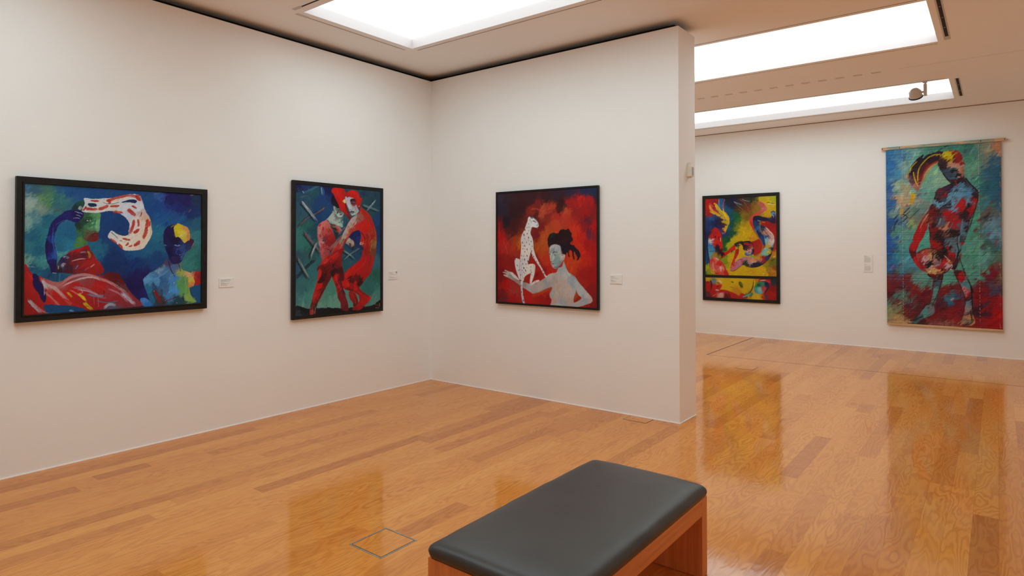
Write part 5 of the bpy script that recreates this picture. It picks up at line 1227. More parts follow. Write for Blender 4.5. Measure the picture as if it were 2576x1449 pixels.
('D',(420,24,5,50,60,14),{'jit':0.17,'a':0.5}),
('E',50,0.08)]),
'E': (3.4000, 240, 76, 50, [
('F',[(93,99,'a08414'),(93,312,'8c1812'),(220,562,'90140f'),(133,907,'3c1824'),(566,83,'a89020'),(778,159,'b09414'),(1075,107,'ac8c0c'),(1407,56,'b09408'),(1818,42,'b0900a'),(2220,50,'ac8c0c'),(1072,445,'ac8c0a'),(1818,415,'a8880c'),(1611,712,'a07014'),(1897,660,'a88c10'),(2141,279,'a88c10'),(2460,64,'a06c14'),(3010,86,'8c1614'),(3241,78,'142830'),(3314,437,'6c1014'),(3200,761,'84120f'),(3314,916,'7a1014'),(2697,137,'901810'),(2139,894,'a07814'),(2378,883,'a88c1c'),(1815,829,'9c1c18'),(1978,861,'2c5c48')]),
('D',(60,60,20,40,50,15),{'jit':0.13,'a':0.5}),
('P',[(307,687),(694,605),(988,595),(1241,668),(1488,761),(1693,875),(1978,861),(1897,967),(3,1022),(24,785)],[(392,810,'8c1814'),(778,709,'98140f'),(778,834,'b08078'),(1197,774,'9c1814'),(1072,905,'4c1418'),(1529,883,'8c1c1c'),(133,907,'4c1c28')],{'rough':10}),
('P',[(310,48),(566,61),(778,159),(844,328),(778,497),(650,652),(435,616),(307,475)],[(438,214,'58686c'),(395,429,'a01412'),(650,249,'b08414'),(694,418,'a81814'),(566,548,'94241c'),(737,203,'b8a070')],{'rough':8}),
('P',[(2359,434),(2460,227),(2618,140),(2854,110),(3010,167),(3029,328),(2931,532),(2811,660),(2615,728),(2419,676),(2378,556)],[(2539,306,'1f5a34'),(2776,254,'2c6c50'),(2457,554,'3c8080'),(2618,505,'64a0a0'),(2814,456,'a03030'),(2931,249,'141c40'),(2460,268,'4c7c30')],{'rough':8}),
('S',[(566,252),(737,287)],38.1,'141018',{'a':0.9}),
('S',[(522,467),(694,437)],38.0,'14141c',{'a':0.9}),
('S',[(501,614),(694,627)],50.6,'c0b8b4',{'a':0.9}),
('S',[(245,135),(307,347),(264,646)],77.0,'14101c',{'a':0.9}),
('S',[(49,271),(180,224)],34.4,'181014',{'a':0.9}),
('S',[(691,796),(903,744)],75.5,'b08c88',{'a':0.9}),
('S',[(1156,733),(1238,937)],50.1,'1c1018',{'a':0.9}),
('S',[(1654,173),(1777,333),(1733,499)],138.9,'3a4a18',{'a':0.9}),
('S',[(1282,186),(1407,222)],66.2,'3a3c1c',{'a':0.9}),
('S',[(1654,298),(1856,453)],49.4,'182018',{'a':0.9}),
('S',[(1654,214),(1736,252)],33.0,'1c1c14',{'a':0.9}),
('S',[(1200,439),(1407,472)],32.9,'6c6414',{'a':0.9}),
('S',[(2362,107),(2321,355),(2220,603),(2057,774)],48.6,'141420',{'a':0.9}),
('S',[(2400,64),(2359,393)],56.5,'c0a818',{'a':0.9}),
('S',[(2299,682),(2139,894)],137.1,'246448',{'a':0.9}),
('S',[(2539,325),(2735,358)],27.9,'0c1c1c',{'a':0.9}),
('S',[(2520,284),(2697,257)],27.7,'0c1818',{'a':0.9}),
('S',[(2400,535),(2438,614)],28.2,'701c1c',{'a':0.9}),
('S',[(2618,99),(2854,69),(3124,162)],40.0,'c0b8b0',{'a':0.9}),
('S',[(2969,167),(3026,366),(2890,614),(2852,739)],79.1,'141a40',{'a':0.9}),
('S',[(2852,739),(3004,973)],102.3,'243458',{'a':0.9}),
('S',[(2536,752),(2574,995)],95.6,'b09420',{'a':0.9}),
('S',[(2694,826),(2890,978)],78.8,'901410',{'a':0.9}),
('S',[(1815,910),(2057,815),(2218,725)],57.1,'5c94a0',{'a':0.9}),
('S',[(2854,91),(3162,162)],78.5,'a01814',{'a':0.9}),
('S',[(3241,37),(3279,358)],93.5,'162c34',{'a':0.9}),
('S',[(3124,605),(3352,834)],101.3,'941410',{'a':0.9}),
('S',[(348,940),(563,801)],34.4,'c06c58',{'a':0.9}),
('E',30,0.08)]),
'G': (0.5295, 360, 560, 60, [
('F',[(13,22,'2f6a98'),(27,106,'2c649c'),(70,44,'3f78a0'),(12,221,'285a94'),(15,321,'2c5c90'),(14,429,'24508c'),(10,512,'24509a'),(6,595,'205090'),(10,677,'1f5a98'),(91,62,'6a988c'),(146,26,'6c9c90'),(181,21,'508878'),(62,142,'4a84a0'),(55,224,'8aa08c'),(97,259,'a09878'),(69,290,'b09474'),(84,110,'7ca094'),(254,4,'3f7c68'),(228,17,'447c6c'),(345,21,'3c7868'),(396,18,'3c7464'),(389,87,'3f7c6a'),(407,128,'5c9480'),(427,52,'4a7c78'),(470,40,'7c8470'),(506,29,'b07c60'),(518,45,'b07858'),(463,93,'6c7c74'),(494,96,'305c74'),(482,156,'2c5c74'),(512,174,'245470'),(469,247,'28606c'),(505,265,'285c78'),(516,311,'2c5870'),(193,175,'6a9c84'),(234,154,'78a488'),(253,195,'7ca48c'),(213,233,'6c9c8c'),(179,263,'5c9490'),(226,265,'5a9484'),(185,328,'6c8078'),(145,294,'8c9084'),(145,359,'5c7c78'),(158,408,'6c7064'),(110,390,'7c8060'),(123,431,'84985c'),(61,372,'6c8c84'),(75,422,'486c80'),(53,471,'4c847c'),(102,472,'5c9088'),(81,537,'4c8c88'),(74,603,'3c808c'),(178,473,'4c8c80'),(171,537,'4c9484'),(95,635,'48889a'),(38,636,'2c6c8c'),(38,718,'5a3c4c'),(73,676,'3c7c8c'),(400,244,'4c8c7c'),(406,306,'3f8c74'),(406,399,'3c8c78'),(399,476,'448c78'),(399,554,'549484'),(392,631,'4c8c7c'),(436,592,'54988c'),(435,669,'4c8c80'),(450,339,'3c7074'),(455,385,'5c5450'),(468,416,'4c5458'),(486,432,'5c8494'),(467,477,'4a7c8c'),(504,493,'5c849c'),(436,477,'4a6c60'),(466,554,'3c5c5c'),(515,554,'3c6870'),(515,592,'4a6c60'),(303,617,'4a8c7c'),(372,709,'4c8c7c'),(416,723,'4c8c80'),(289,751,'4c9084'),(196,762,'508c80'),(169,755,'5a8c80'),(250,713,'4a8c80'),(484,706,'701c24'),(447,753,'641c26'),(465,737,'5c2430'),(501,782,'3c3c54'),(514,721,'604c44'),(434,808,'74161e'),(465,845,'7c121c'),(513,842,'8c141c'),(512,933,'98101a'),(464,959,'8c161e'),(440,900,'401828'),(23,785,'6a1c26'),(52,767,'60202c'),(100,765,'64242c'),(73,799,'4a1c28'),(142,812,'741a20'),(182,819,'6c1c22'),(162,860,'5c1a22'),(16,834,'4a1820'),(23,884,'4c7c70'),(44,882,'642028'),(58,832,'4a7870'),(93,847,'5a6c60'),(72,905,'6c7c60'),(121,878,'502430'),(107,920,'5c1c24'),(15,934,'7a8460'),(29,974,'a08c60'),(65,955,'8c7850'),(72,987,'b08c64'),(242,808,'6c1a20'),(275,791,'701a20'),(301,790,'6c1c20'),(295,837,'3c5c68'),(308,852,'2c6484'),(275,862,'4c2834'),(248,895,'541822'),(301,908,'6c1820'),(248,943,'6c1c22'),(313,946,'7c2024'),(195,946,'501c24'),(175,980,'3c1c20'),(222,984,'704038'),(287,984,'80504a'),(433,977,'7c1c22'),(340,874,'641822'),(189,875,'4a1a22')]),
('D',(520,46,13,48,22,17),{'jit':0.16,'a':0.6}),
('S',[(30,292),(42,279),(51,270)],7.6,'8c3c38',{'a':0.8,'dry':0.75}),
('S',[(183,274),(194,262),(202,253)],7.3,'704a4c',{'a':0.8,'dry':0.75}),
('S',[(53,438),(62,428),(68,422)],6.2,'74343c',{'a':0.8,'dry':0.75}),
('S',[(59,538),(69,527),(76,519)],7.5,'8c2830',{'a':0.8,'dry':0.75}),
('S',[(24,587),(33,576),(39,570)],10.8,'8c2028',{'a':0.8,'dry':0.75}),
('S',[(17,676),(25,667),(31,661)],19.9,'7c1c24',{'a':0.8,'dry':0.75}),
('S',[(51,677),(68,658),(82,643)],12.1,'6c2434',{'a':0.8,'dry':0.75}),
('S',[(20,755),(39,733),(56,714)],15.2,'6c1c24',{'a':0.8,'dry':0.75}),
('S',[(65,759),(81,740),(95,724)],12.1,'64202c',{'a':0.8,'dry':0.75}),
('S',[(95,788),(116,763),(135,742)],14.9,'70242c',{'a':0.8,'dry':0.75}),
('S',[(5,888),(17,874),(26,864)],10.7,'7c1a20',{'a':0.8,'dry':0.75}),
('S',[(39,864),(53,848),(64,835)],7.5,'6c1c24',{'a':0.8,'dry':0.75}),
('S',[(45,946),(59,929),(70,916)],10.6,'7c1c20',{'a':0.8,'dry':0.75}),
('S',[(439,297),(451,283),(461,272)],8.3,'74343a',{'a':0.8,'dry':0.75}),
('S',[(473,340),(488,323),(499,310)],9.4,'84303a',{'a':0.8,'dry':0.75}),
('S',[(410,363),(420,352),(428,343)],8.2,'6a3c40',{'a':0.8,'dry':0.75}),
('S',[(443,422),(469,392),(492,365)],12.2,'2c1c24',{'a':0.8,'dry':0.75}),
('S',[(423,431),(438,414),(450,400)],12.3,'6c2428',{'a':0.8,'dry':0.75}),
('S',[(404,485),(419,467),(431,453)],12.4,'5c2c34',{'a':0.8,'dry':0.75}),
('S',[(439,465),(456,445),(471,428)],8.3,'84808c',{'a':0.8,'dry':0.75}),
('S',[(460,508),(474,491),(486,477)],9.6,'6c3440',{'a':0.8,'dry':0.75}),
('S',[(496,547),(510,529),(522,515)],8.2,'98242a',{'a':0.8,'dry':0.75}),
('S',[(488,565),(504,545),(518,528)],6.7,'7c3c48',{'a':0.8,'dry':0.75}),
('S',[(435,570),(449,552),(462,538)],9.7,'5c343c',{'a':0.8,'dry':0.75}),
('S',[(464,692),(485,667),(504,644)],20.2,'6c1a22',{'a':0.8,'dry':0.75}),
('S',[(484,727),(503,704),(519,684)],17.5,'701820',{'a':0.8,'dry':0.75}),
('S',[(414,778),(436,752),(455,729)],16.4,'6a1c24',{'a':0.8,'dry':0.75}),
('S',[(463,830),(484,804),(503,781)],16.3,'34405a',{'a':0.8,'dry':0.75}),
('S',[(438,893),(466,858),(491,827)],13.5,'34304c',{'a':0.8,'dry':0.75}),
('S',[(405,936),(429,906),(450,880)],17.7,'302038',{'a':0.8,'dry':0.75}),
('S',[(445,610),(455,598),(463,589)],5.6,'24303c',{'a':0.8,'dry':0.75}),
('S',[(492,597),(504,583),(514,571)],6.7,'2c3040',{'a':0.8,'dry':0.75}),
('S',[(460,204),(470,192),(478,184)],5.6,'5c5054',{'a':0.8,'dry':0.75}),
('S',[(475,87),(489,71),(501,58)],7.0,'506c74',{'a':0.8,'dry':0.75}),
('S',[(458,145),(471,131),(481,120)],5.3,'7c6c68',{'a':0.8,'dry':0.75}),
('S',[(398,184),(409,173),(416,164)],5.5,'6c5c74',{'a':0.8,'dry':0.75}),
('S',[(411,146),(421,135),(429,126)],5.5,'7ca090',{'a':0.8,'dry':0.75}),
('S',[(58,735),(75,716),(88,700)],13.6,'3c648c',{'a':0.8,'dry':0.75}),
('S',[(67,789),(81,773),(92,760)],10.5,'30506c',{'a':0.8,'dry':0.75}),
('S',[(280,871),(303,843),(322,819)],14.2,'38708c',{'a':0.8,'dry':0.75}),
('S',[(261,832),(277,813),(290,798)],15.7,'701a20',{'a':0.8,'dry':0.75}),
('S',[(321,826),(341,802),(359,782)],15.5,'741a20',{'a':0.8,'dry':0.75}),
('S',[(287,894),(302,875),(315,859)],11.3,'244c68',{'a':0.8,'dry':0.75}),
('S',[(138,832),(164,802),(187,775)],19.0,'701a20',{'a':0.8,'dry':0.75}),
('S',[(176,865),(197,841),(215,819)],18.9,'641a20',{'a':0.8,'dry':0.75}),
('S',[(124,906),(143,884),(159,865)],10.3,'4c5c58',{'a':0.8,'dry':0.75}),
('S',[(110,923),(122,909),(131,899)],6.0,'587068',{'a':0.8,'dry':0.75}),
('S',[(127,854),(143,835),(156,819)],7.3,'40444c',{'a':0.8,'dry':0.75}),
('S',[(222,943),(250,910),(275,879)],12.9,'601820',{'a':0.8,'dry':0.75}),
('S',[(285,973),(315,937),(341,904)],12.7,'741a20',{'a':0.8,'dry':0.75}),
('S',[(253,983),(276,955),(296,931)],10.1,'401c24',{'a':0.8,'dry':0.75}),
('S',[(428,922),(453,890),(476,861)],16.3,'8c141c',{'a':0.8,'dry':0.75}),
('S',[(462,976),(489,941),(514,909)],20.2,'94101a',{'a':0.8,'dry':0.75}),
('S',[(479,916),(502,887),(522,861)],20.1,'8c121a',{'a':0.8,'dry':0.75}),
('S',[(506,873),(520,855),(532,841)],17.5,'94141e',{'a':0.8,'dry':0.75}),
('S',[(24,413),(48,387),(70,363)],9.1,'1c2430',{'a':0.8,'dry':0.75}),
('S',[(76,379),(98,356),(116,335)],6.0,'24282c',{'a':0.8,'dry':0.75}),
('S',[(115,399),(139,373),(160,350)],6.0,'3c4448',{'a':0.8,'dry':0.75}),
('S',[(94,448),(118,422),(139,398)],16.3,'a0b060',{'a':0.8,'dry':0.75}),
('S',[(152,406),(173,382),(191,362)],7.5,'78605c',{'a':0.8,'dry':0.75}),
('S',[(184,329),(200,311),(214,297)],8.7,'7c7478',{'a':0.8,'dry':0.75}),
('S',[(143,351),(160,333),(173,319)],10.5,'70808c',{'a':0.8,'dry':0.75}),
('S',[(43,487),(39,438),(68,389)],9.1,'1c2c38',{'a':0.8,'dry':0.6}),
('P',[(274,38),(241,34),(201,47),(180,65),(184,42),(160,60),(132,94),(115,138),(111,182),(128,216),(145,237),(166,234),(173,190),(187,143),(214,108),(247,87),(280,82)],[(254,52,'2c1820'),(214,64,'1a141c'),(166,85,'1c141c'),(132,122,'24181c'),(125,179,'5c3c48'),(159,214,'a06860'),(180,118,'3c1820'),(166,174,'601c20'),(200,111,'701c1c')],{'rough':8}),
('S',[(274,50),(227,51),(187,82),(159,132),(156,213)],6.6,'c8b014',{'a':0.9}),
('S',[(153,79),(129,106),(118,138)],6.0,'c0a41c',{'a':0.9}),
('S',[(135,139),(142,180),(156,217)],6.0,'c4ac14',{'a':0.9}),
('S',[(267,81),(221,101),(187,143),(173,198)],10.2,'a82018',{'a':0.9}),
('S',[(254,93),(214,122),(190,167),(179,203)],7.3,'c08024',{'a':0.9}),
('S',[(244,55),(261,48),(264,69)],5.1,'b89820',{'a':0.9}),
('S',[(118,129),(108,145),(111,186)],6.0,'8c7c38',{'a':0.9}),
('S',[(145,229),(159,246)],14.8,'8c5c58',{'a':0.9}),
('S',[(135,249),(128,285),(121,325)],19.3,'c09818',{'a':0.9}),
('S',[(142,261),(135,301)],10.5,'c8a01c',{'a':0.9}),
('S',[(145,253),(172,263)],11.7,'8c7064',{'a':0.9}),
('S',[(82,340),(75,356),(79,381)],18.2,'b88c38',{'a':0.9}),
('S',[(107,317),(96,333)],9.0,'8c3c38',{'a':0.9}),
('S',[(76,307),(82,340)],7.6,'a8785c',{'a':0.9}),
('S',[(94,144),(101,177)],16.4,'b08c70',{'a':0.9}),
('S',[(82,373),(103,390),(75,422)],4.5,'14181c',{}),
('S',[(75,397),(117,358)],3.7,'181c1c',{}),
('P',[(280,38),(306,31),(339,36),(358,57),(364,85),(373,113),(369,132),(371,179),(388,212),(419,241),(433,268),(428,307),(419,353),(399,406),(387,461),(374,515),(354,577),(341,608),(334,663),(318,687),(306,680),(309,632),(277,609),(251,593),(217,593),(211,521),(208,473),(205,425),(198,457),(178,505),(154,553),(146,594),(163,634),(190,682),(203,702),(170,690),(139,651),(119,610),(110,578),(126,529),(144,472),(171,408),(205,353),(226,306),(243,251),(279,225),(308,211),(293,182),(270,149),(254,116),(251,88),(264,60)],[(293,47,'bca814'),(306,65,'b49c18'),(339,52,'8c1c1c'),(351,84,'7c1c20'),(319,66,'4c1c20'),(280,94,'341c24'),(267,125,'241824'),(306,112,'a87858'),(319,105,'b0846c'),(344,123,'b08070'),(357,147,'a06c58'),(319,140,'1c1c20'),(299,159,'30485c'),(306,175,'3c5460'),(338,161,'805c54'),(331,192,'201418'),(357,194,'2c1820'),(369,226,'2c1c24'),(305,230,'2c1830'),(279,244,'3c2434'),(344,232,'4c7c98'),(369,242,'487894'),(400,251,'3c5c74'),(419,275,'2c1c28'),(279,260,'6c1c20'),(318,263,'28303c'),(305,277,'5c94b0'),(343,272,'5c94b0'),(394,274,'4c84a4'),(252,315,'6098b0'),(239,298,'2c1c24'),(272,300,'304454'),(304,317,'5c94b0'),(291,332,'241c24'),(330,334,'a41a1c'),(311,353,'5c8cac'),(356,327,'a0161a'),(369,343,'241820'),(381,320,'5084a0'),(413,314,'a8161a'),(400,368,'8c161a'),(381,383,'241820'),(239,362,'2c1c1c'),(252,395,'3c3840'),(212,361,'701c1c'),(291,396,'98161a'),(317,388,'8c1a1c'),(265,426,'4c5c6c'),(278,411,'a01c1c'),(284,459,'b07858'),(304,443,'742424'),(317,475,'241418'),(238,458,'7c161a'),(264,474,'38181c'),(225,433,'2c1418'),(343,428,'a4161a'),(362,436,'3c6074'),(355,475,'4c7c8c'),(367,476,'281820'),(342,522,'2c3c44'),(251,506,'1a1216'),(224,538,'901818'),(264,545,'241418'),(238,554,'8c1818'),(290,522,'4c6068'),(303,554,'54707c'),(303,585,'98181c'),(335,569,'4c7884'),(354,538,'9c161a'),(341,601,'241c20'),(322,656,'3c2428'),(316,617,'6c1c20'),(178,457,'98161a'),(192,409,'8c3c30'),(157,521,'a0161a'),(133,570,'a4161a'),(126,594,'5c1418'),(143,634,'a8181a'),(170,674,'a0181a'),(129,618,'3c1418'),(225,377,'601818'),(270,577,'1c1418')],{'rough':7}),
('P',[(211,521),(208,473),(205,441),(213,473)],'2a1818',{}),
('S',[(277,70),(306,41)],9.9,'c4b014',{}),
('S',[(293,99),(332,86)],8.6,'b88c2c',{}),
('S',[(280,78),(306,60)],7.2,'b09c18',{}),
('S',[(300,143),(319,130),(341,135)],8.6,'24506c',{}),
('S',[(306,151),(322,141),(339,147)],11.4,'101014',{}),
('S',[(344,131),(354,155)],9.7,'b48c78',{'dry':0.6}),
('S',[(338,177),(354,182)],7.1,'a87c68',{'dry':0.5}),
('S',[(293,194),(337,197),(357,186)],8.5,'401418',{}),
('S',[(339,67),(354,100)],11.3,'8c201c',{'dry':0.6}),
('S',[(332,82),(319,97)],7.1,'2c181c',{}),
('S',[(270,149),(293,186),(312,215)],7.2,'1c141c',{}),
('S',[(370,179),(392,214),(430,264)],6.7,'181420',{}),
('S',[(433,268),(425,322),(406,399),(387,468)],5.6,'3c1418',{}),
('S',[(337,224),(318,255),(285,316),(242,326)],14.3,'5c90ac',{'a':0.85,'dry':0.5}),
('S',[(388,266),(356,280),(324,334),(304,356)],16.9,'5a90ae',{'a':0.85,'dry':0.5}),
('S',[(292,253),(279,276)],7.2,'a82420',{'a':0.85,'dry':0.5}),
('S',[(331,200),(337,228)],5.7,'a81c1c',{'a':0.85,'dry':0.5}),
('S',[(292,277),(278,316)],6.5,'2c3c4c',{'a':0.85,'dry':0.5}),
('S',[(344,240),(382,250)],7.0,'6098b4',{'a':0.85,'dry':0.5}),
('S',[(400,267),(381,320),(375,351)],9.8,'508aa8',{'a':0.85,'dry':0.5}),
('S',[(413,298),(400,368),(387,414)],8.3,'b0181c',{'a':0.85,'dry':0.5}),
('S',[(362,304),(337,350)],18.1,'b0181c',{'a':0.85,'dry':0.5}),
('S',[(265,395),(251,442)],7.3,'6c94a0',{'a':0.85,'dry':0.5}),
('S',[(278,387),(317,373)],8.5,'ac1a1c',{'a':0.85,'dry':0.5}),
('S',[(304,412),(278,474)],7.2,'b88a6c',{'a':0.85,'dry':0.5}),
('S',[(317,428),(290,490)],5.8,'5c6c70',{'a':0.85,'dry':0.5}),
('S',[(343,366),(329,475)],8.6,'a0181c',{'a':0.85,'dry':0.5}),
('S',[(362,397),(352,491)],8.4,'548aa0',{'a':0.85,'dry':0.5}),
('S',[(345,491),(341,569)],7.2,'5c98a8',{'a':0.85,'dry':0.5}),
('S',[(335,554),(328,632)],6.3,'508490',{'a':0.85,'dry':0.5}),
('S',[(290,538),(303,617)],9.9,'a01a1c',{'a':0.85,'dry':0.5}),
('S',[(212,361),(185,409),(158,472)],6.6,'c08c6c',{'a':0.85,'dry':0.5}),
('S',[(185,425),(157,505),(129,578)],10.3,'ac181c',{'a':0.85,'dry':0.5}),
('S',[(129,602),(156,659),(197,698)],8.9,'b01a1c',{'a':0.85,'dry':0.5}),
('S',[(226,314),(212,361)],6.6,'2c1820',{'a':0.85,'dry':0.5}),
('S',[(244,498),(251,545)],11.7,'34181c',{'a':0.85,'dry':0.5}),
('S',[(264,490),(251,522)],10.1,'141014',{'a':0.85,'dry':0.5}),
('S',[(335,538),(341,593),(319,656)],5.7,'1c1618',{'a':0.85,'dry':0.5}),
('S',[(354,585),(341,655)],9.8,'7c1c20',{'a':0.85,'dry':0.5}),
('S',[(239,348),(241,349)],10.2,'c01c1c',{'dry':0}),
('S',[(306,363),(307,364)],10.1,'c01c1c',{'dry':0}),
('P',[(227,721),(266,704),(271,720),(263,760),(249,800),(239,840),(229,881),(229,920),(202,946),(168,964),(141,990),(127,983),(155,941),(182,899),(209,874),(219,817),(223,777)],[(250,728,'281820'),(240,760,'3c4c5c'),(263,736,'5c1c20'),(236,792,'4c8480'),(229,833,'4c8c84'),(229,865,'5c4048'),(209,890,'4c8484'),(195,923,'4a8484'),(161,965,'3c5c5c'),(222,905,'6c6870')],{'rough':5}),
('P',[(320,691),(341,687),(369,690),(376,717),(388,755),(397,794),(402,848),(403,894),(405,933),(412,963),(396,980),(364,978),(349,971),(358,935),(368,896),(368,849),(362,811),(350,772),(334,734)],[(334,702,'3c1820'),(347,718,'a0161a'),(353,733,'8c161a'),(366,740,'4c7478'),(366,772,'5a7c8c'),(378,763,'38808c'),(378,810,'a81c20'),(372,795,'a87078'),(387,825,'3c2028'),(381,864,'5a7c8c'),(374,896,'8c7878'),(384,911,'54404c'),(383,934,'b07c50'),(396,941,'b0884c'),(371,966,'706458'),(396,964,'a87c4c')],{'rough':5}),
('S',[(270,712),(259,768),(239,832),(219,889)],4.4,'1c1820',{'a':0.8}),
('S',[(227,729),(219,817),(205,882)],6.6,'5c1c22',{}),
('S',[(341,604),(360,671),(372,717)],3.5,'141418',{}),
('S',[(372,717),(394,770),(400,863),(402,940)],6.2,'161216',{}),
('S',[(394,770),(403,809)],9.7,'14121a',{}),
('S',[(320,699),(340,749),(362,811),(371,865)],3.5,'201418',{}),
('S',[(301,853),(321,836)],9.8,'b0888c',{'a':0.85,'dry':0.5}),
('S',[(333,976),(352,959)],4.2,'a0805c',{'a':0.85,'dry':0.5}),
('S',[(345,983),(371,958)],4.8,'b08c58',{'a':0.85,'dry':0.5}),
('S',[(364,982),(383,965)],4.1,'201c1c',{'a':0.85,'dry':0.5}),
('S',[(390,895),(396,933),(399,964)],7.0,'201418',{'a':0.85,'dry':0.5}),
('S',[(358,982),(389,972),(408,948)],5.6,'3c2424',{'a':0.85,'dry':0.5}),
('S',[(99,981),(141,966),(188,939)],10.3,'1c2428',{'a':0.85,'dry':0.5}),
('S',[(96,990),(141,994)],11.8,'12141c',{'a':0.85,'dry':0.5}),
('S',[(120,996),(154,1001)],6.0,'5c84a4',{'a':0.85,'dry':0.5}),
('S',[(141,974),(188,947),(222,921)],6.6,'3c6068',{'a':0.85,'dry':0.5}),
('S',[(175,956),(209,921)],7.3,'58908c',{'a':0.85,'dry':0.5}),
('P',[(146,602),(164,578),(197,568),(231,571),(257,589),(283,609),(309,640),(312,656),(309,676),(283,700),(250,713),(240,729),(223,737),(210,722),(197,706),(170,674),(153,642)],[(164,618,'a03430'),(191,585,'a83c34'),(170,650,'8c1c20'),(184,634,'b09098'),(204,618,'b08890'),(217,601,'c09c60'),(211,626,'b88c60'),(237,593,'1c1418'),(250,625,'2c1418'),(230,633,'846468'),(204,658,'141414'),(237,649,'7c5c64'),(197,674,'886068'),(224,681,'b8986c'),(210,693,'a8804c'),(237,697,'c09860'),(250,681,'8c1c20'),(277,633,'a41a1c'),(270,664,'a8181c'),(289,680,'a07880'),(302,664,'b0a8ac'),(276,700,'2c1c20'),(217,717,'4c1418'),(264,609,'24141a')],{'rough':5}),
('S',[(150,594),(197,568),(251,581),(309,636)],3.6,'14121a',{'a':0.9}),
('S',[(277,607),(303,636)],5.6,'b09ca0',{'a':0.9}),
('S',[(286,625),(309,652)],6.3,'a8a024',{'a':0.9}),
('S',[(160,626),(170,666),(203,706)],4.5,'601c20',{'a':0.9}),
('S',[(190,662),(210,654),(230,657)],10.2,'121010',{'a':0.9}),
('S',[(204,678),(230,665),(250,657)],5.8,'b088a0',{'a':0.9}),
('S',[(211,585),(217,617),(210,641)],8.8,'c0945c',{'a':0.9}),
('S',[(227,593),(221,626)],5.0,'141014',{'a':0.9}),
('S',[(237,609),(257,641)],9.9,'241418',{'a':0.9}),
('S',[(180,618),(187,642)],8.7,'b898a4',{'a':0.9}),
('S',[(170,610),(197,594)],10.2,'ac4038',{'a':0.9}),
('S',[(197,706),(210,722),(240,729)],8.7,'301418',{'a':0.9}),
('S',[(210,686),(243,681)],11.7,'c49c68',{'a':0.9}),
('S',[(210,713),(230,709)],7.2,'9c2420',{'a':0.9}),
('S',[(309,664),(283,700),(243,713)],4.2,'181418',{'a':0.9}),
('S',[(276,680),(303,656)],8.4,'b4a0a8',{'a':0.9}),
('S',[(213,733),(223,741)],6.6,'8c3438',{'a':0.9}),
('S',[(315,687),(334,656),(341,616)],7.1,'1c1418',{'a':0.9}),
('S',[(302,680),(318,689)],7.1,'b0a8a0',{'a':0.9}),
('S',[(0,1005),(141,1000),(274,1003),(433,1004),(530,1004)],11.5,'b8906c',{'a':0.9,'dry':0.5}),
('S',[(1,993),(92,994)],9.1,'b08858',{'a':0.8}),
('S',[(524,61),(527,84)],5.3,'b07860',{'a':0.6,'dry':0.7}),
('S',[(524,114),(526,137)],5.3,'a03c40',{'a':0.6,'dry':0.7}),
('S',[(524,167),(526,190)],5.3,'b08c70',{'a':0.6,'dry':0.7}),
('S',[(523,220),(525,243)],5.5,'b07860',{'a':0.6,'dry':0.7}),
('S',[(523,273),(525,296)],5.3,'a03c40',{'a':0.6,'dry':0.7}),
('S',[(522,326),(525,349)],5.3,'b08c70',{'a':0.6,'dry':0.7}),
('S',[(522,379),(524,402)],5.5,'b07860',{'a':0.6,'dry':0.7}),
('S',[(522,433),(524,455)],5.4,'a03c40',{'a':0.6,'dry':0.7}),
('S',[(521,486),(524,508)],5.4,'b08c70',{'a':0.6,'dry':0.7}),
('S',[(521,539),(523,561)],5.4,'b07860',{'a':0.6,'dry':0.7}),
('S',[(521,592),(523,614)],5.4,'a03c40',{'a':0.6,'dry':0.7}),
('S',[(520,645),(522,667)],5.6,'b08c70',{'a':0.6,'dry':0.7}),
('S',[(520,698),(522,720)],5.4,'b07860',{'a':0.6,'dry':0.7}),
('S',[(519,751),(522,773)],5.4,'a03c40',{'a':0.6,'dry':0.7}),
('S',[(519,804),(521,826)],5.6,'b08c70',{'a':0.6,'dry':0.7}),
('S',[(519,857),(521,879)],5.4,'b07860',{'a':0.6,'dry':0.7}),
('S',[(518,910),(521,932)],5.4,'a03c40',{'a':0.6,'dry':0.7}),
('S',[(518,963),(520,985)],5.3,'b08c70',{'a':0.6,'dry':0.7}),
('S',[(1,951),(50,964),(72,996)],18.3,'a08c5c',{'a':0.5,'dry':0.7}),
('S',[(104,822),(103,871)],2.4,'2c1c24',{'a':0.7,'dry':0.3}),
('S',[(114,822),(114,862)],2.2,'2c1c24',{'a':0.7,'dry':0.3}),
('S',[(128,837),(128,902)],2.2,'2c1c24',{'a':0.7,'dry':0.3}),
('S',[(148,836),(148,925)],2.2,'2c1c24',{'a':0.7,'dry':0.3}),
('S',[(468,753),(468,859)],2.1,'2c1c24',{'a':0.7,'dry':0.3}),
('S',[(350,780),(349,850)],2.2,'2c1c24',{'a':0.7,'dry':0.3}),
('S',[(304,971),(303,1018)],2.1,'2c1c24',{'a':0.7,'dry':0.3}),
('S',[(274,973),(274,1004)],2.2,'2c1c24',{'a':0.7,'dry':0.3}),
('S',[(280,10),(307,1)],4.2,'141414',{}),
('S',[(274,14),(254,28)],3.6,'182020',{}),
('D',(1000,20,4,48,35,18),{'jit':0.22,'a':0.55}),
('E',45,0.11)])}
VIVID = {'C': 1.10, 'D': 1.18, 'E': 1.18}
img = {k: np.clip(raster(*v)*VIVID.get(k, 1), 0, .88) for k, v in ART.items()}
framed('framed_painting', 'left', (-4.086, -2.7505, 1.076, 2.10), [(-4.0395, -2.8025, 1.127, 2.053, img['A'])], .045, .042, M_BLACK,
       'wide painting of a green-faced figure holding up a white cloth with red spots, black frame', lip=.012)
framed('framed_painting', 'left', (-1.9155, -.7835, .896, 2.256), [(-1.881, -.821, .9275, 2.219, img['B'])], .04, .036, M_BLACK,
       'upright painting of two entwined red nudes among grey crosses, black frame')
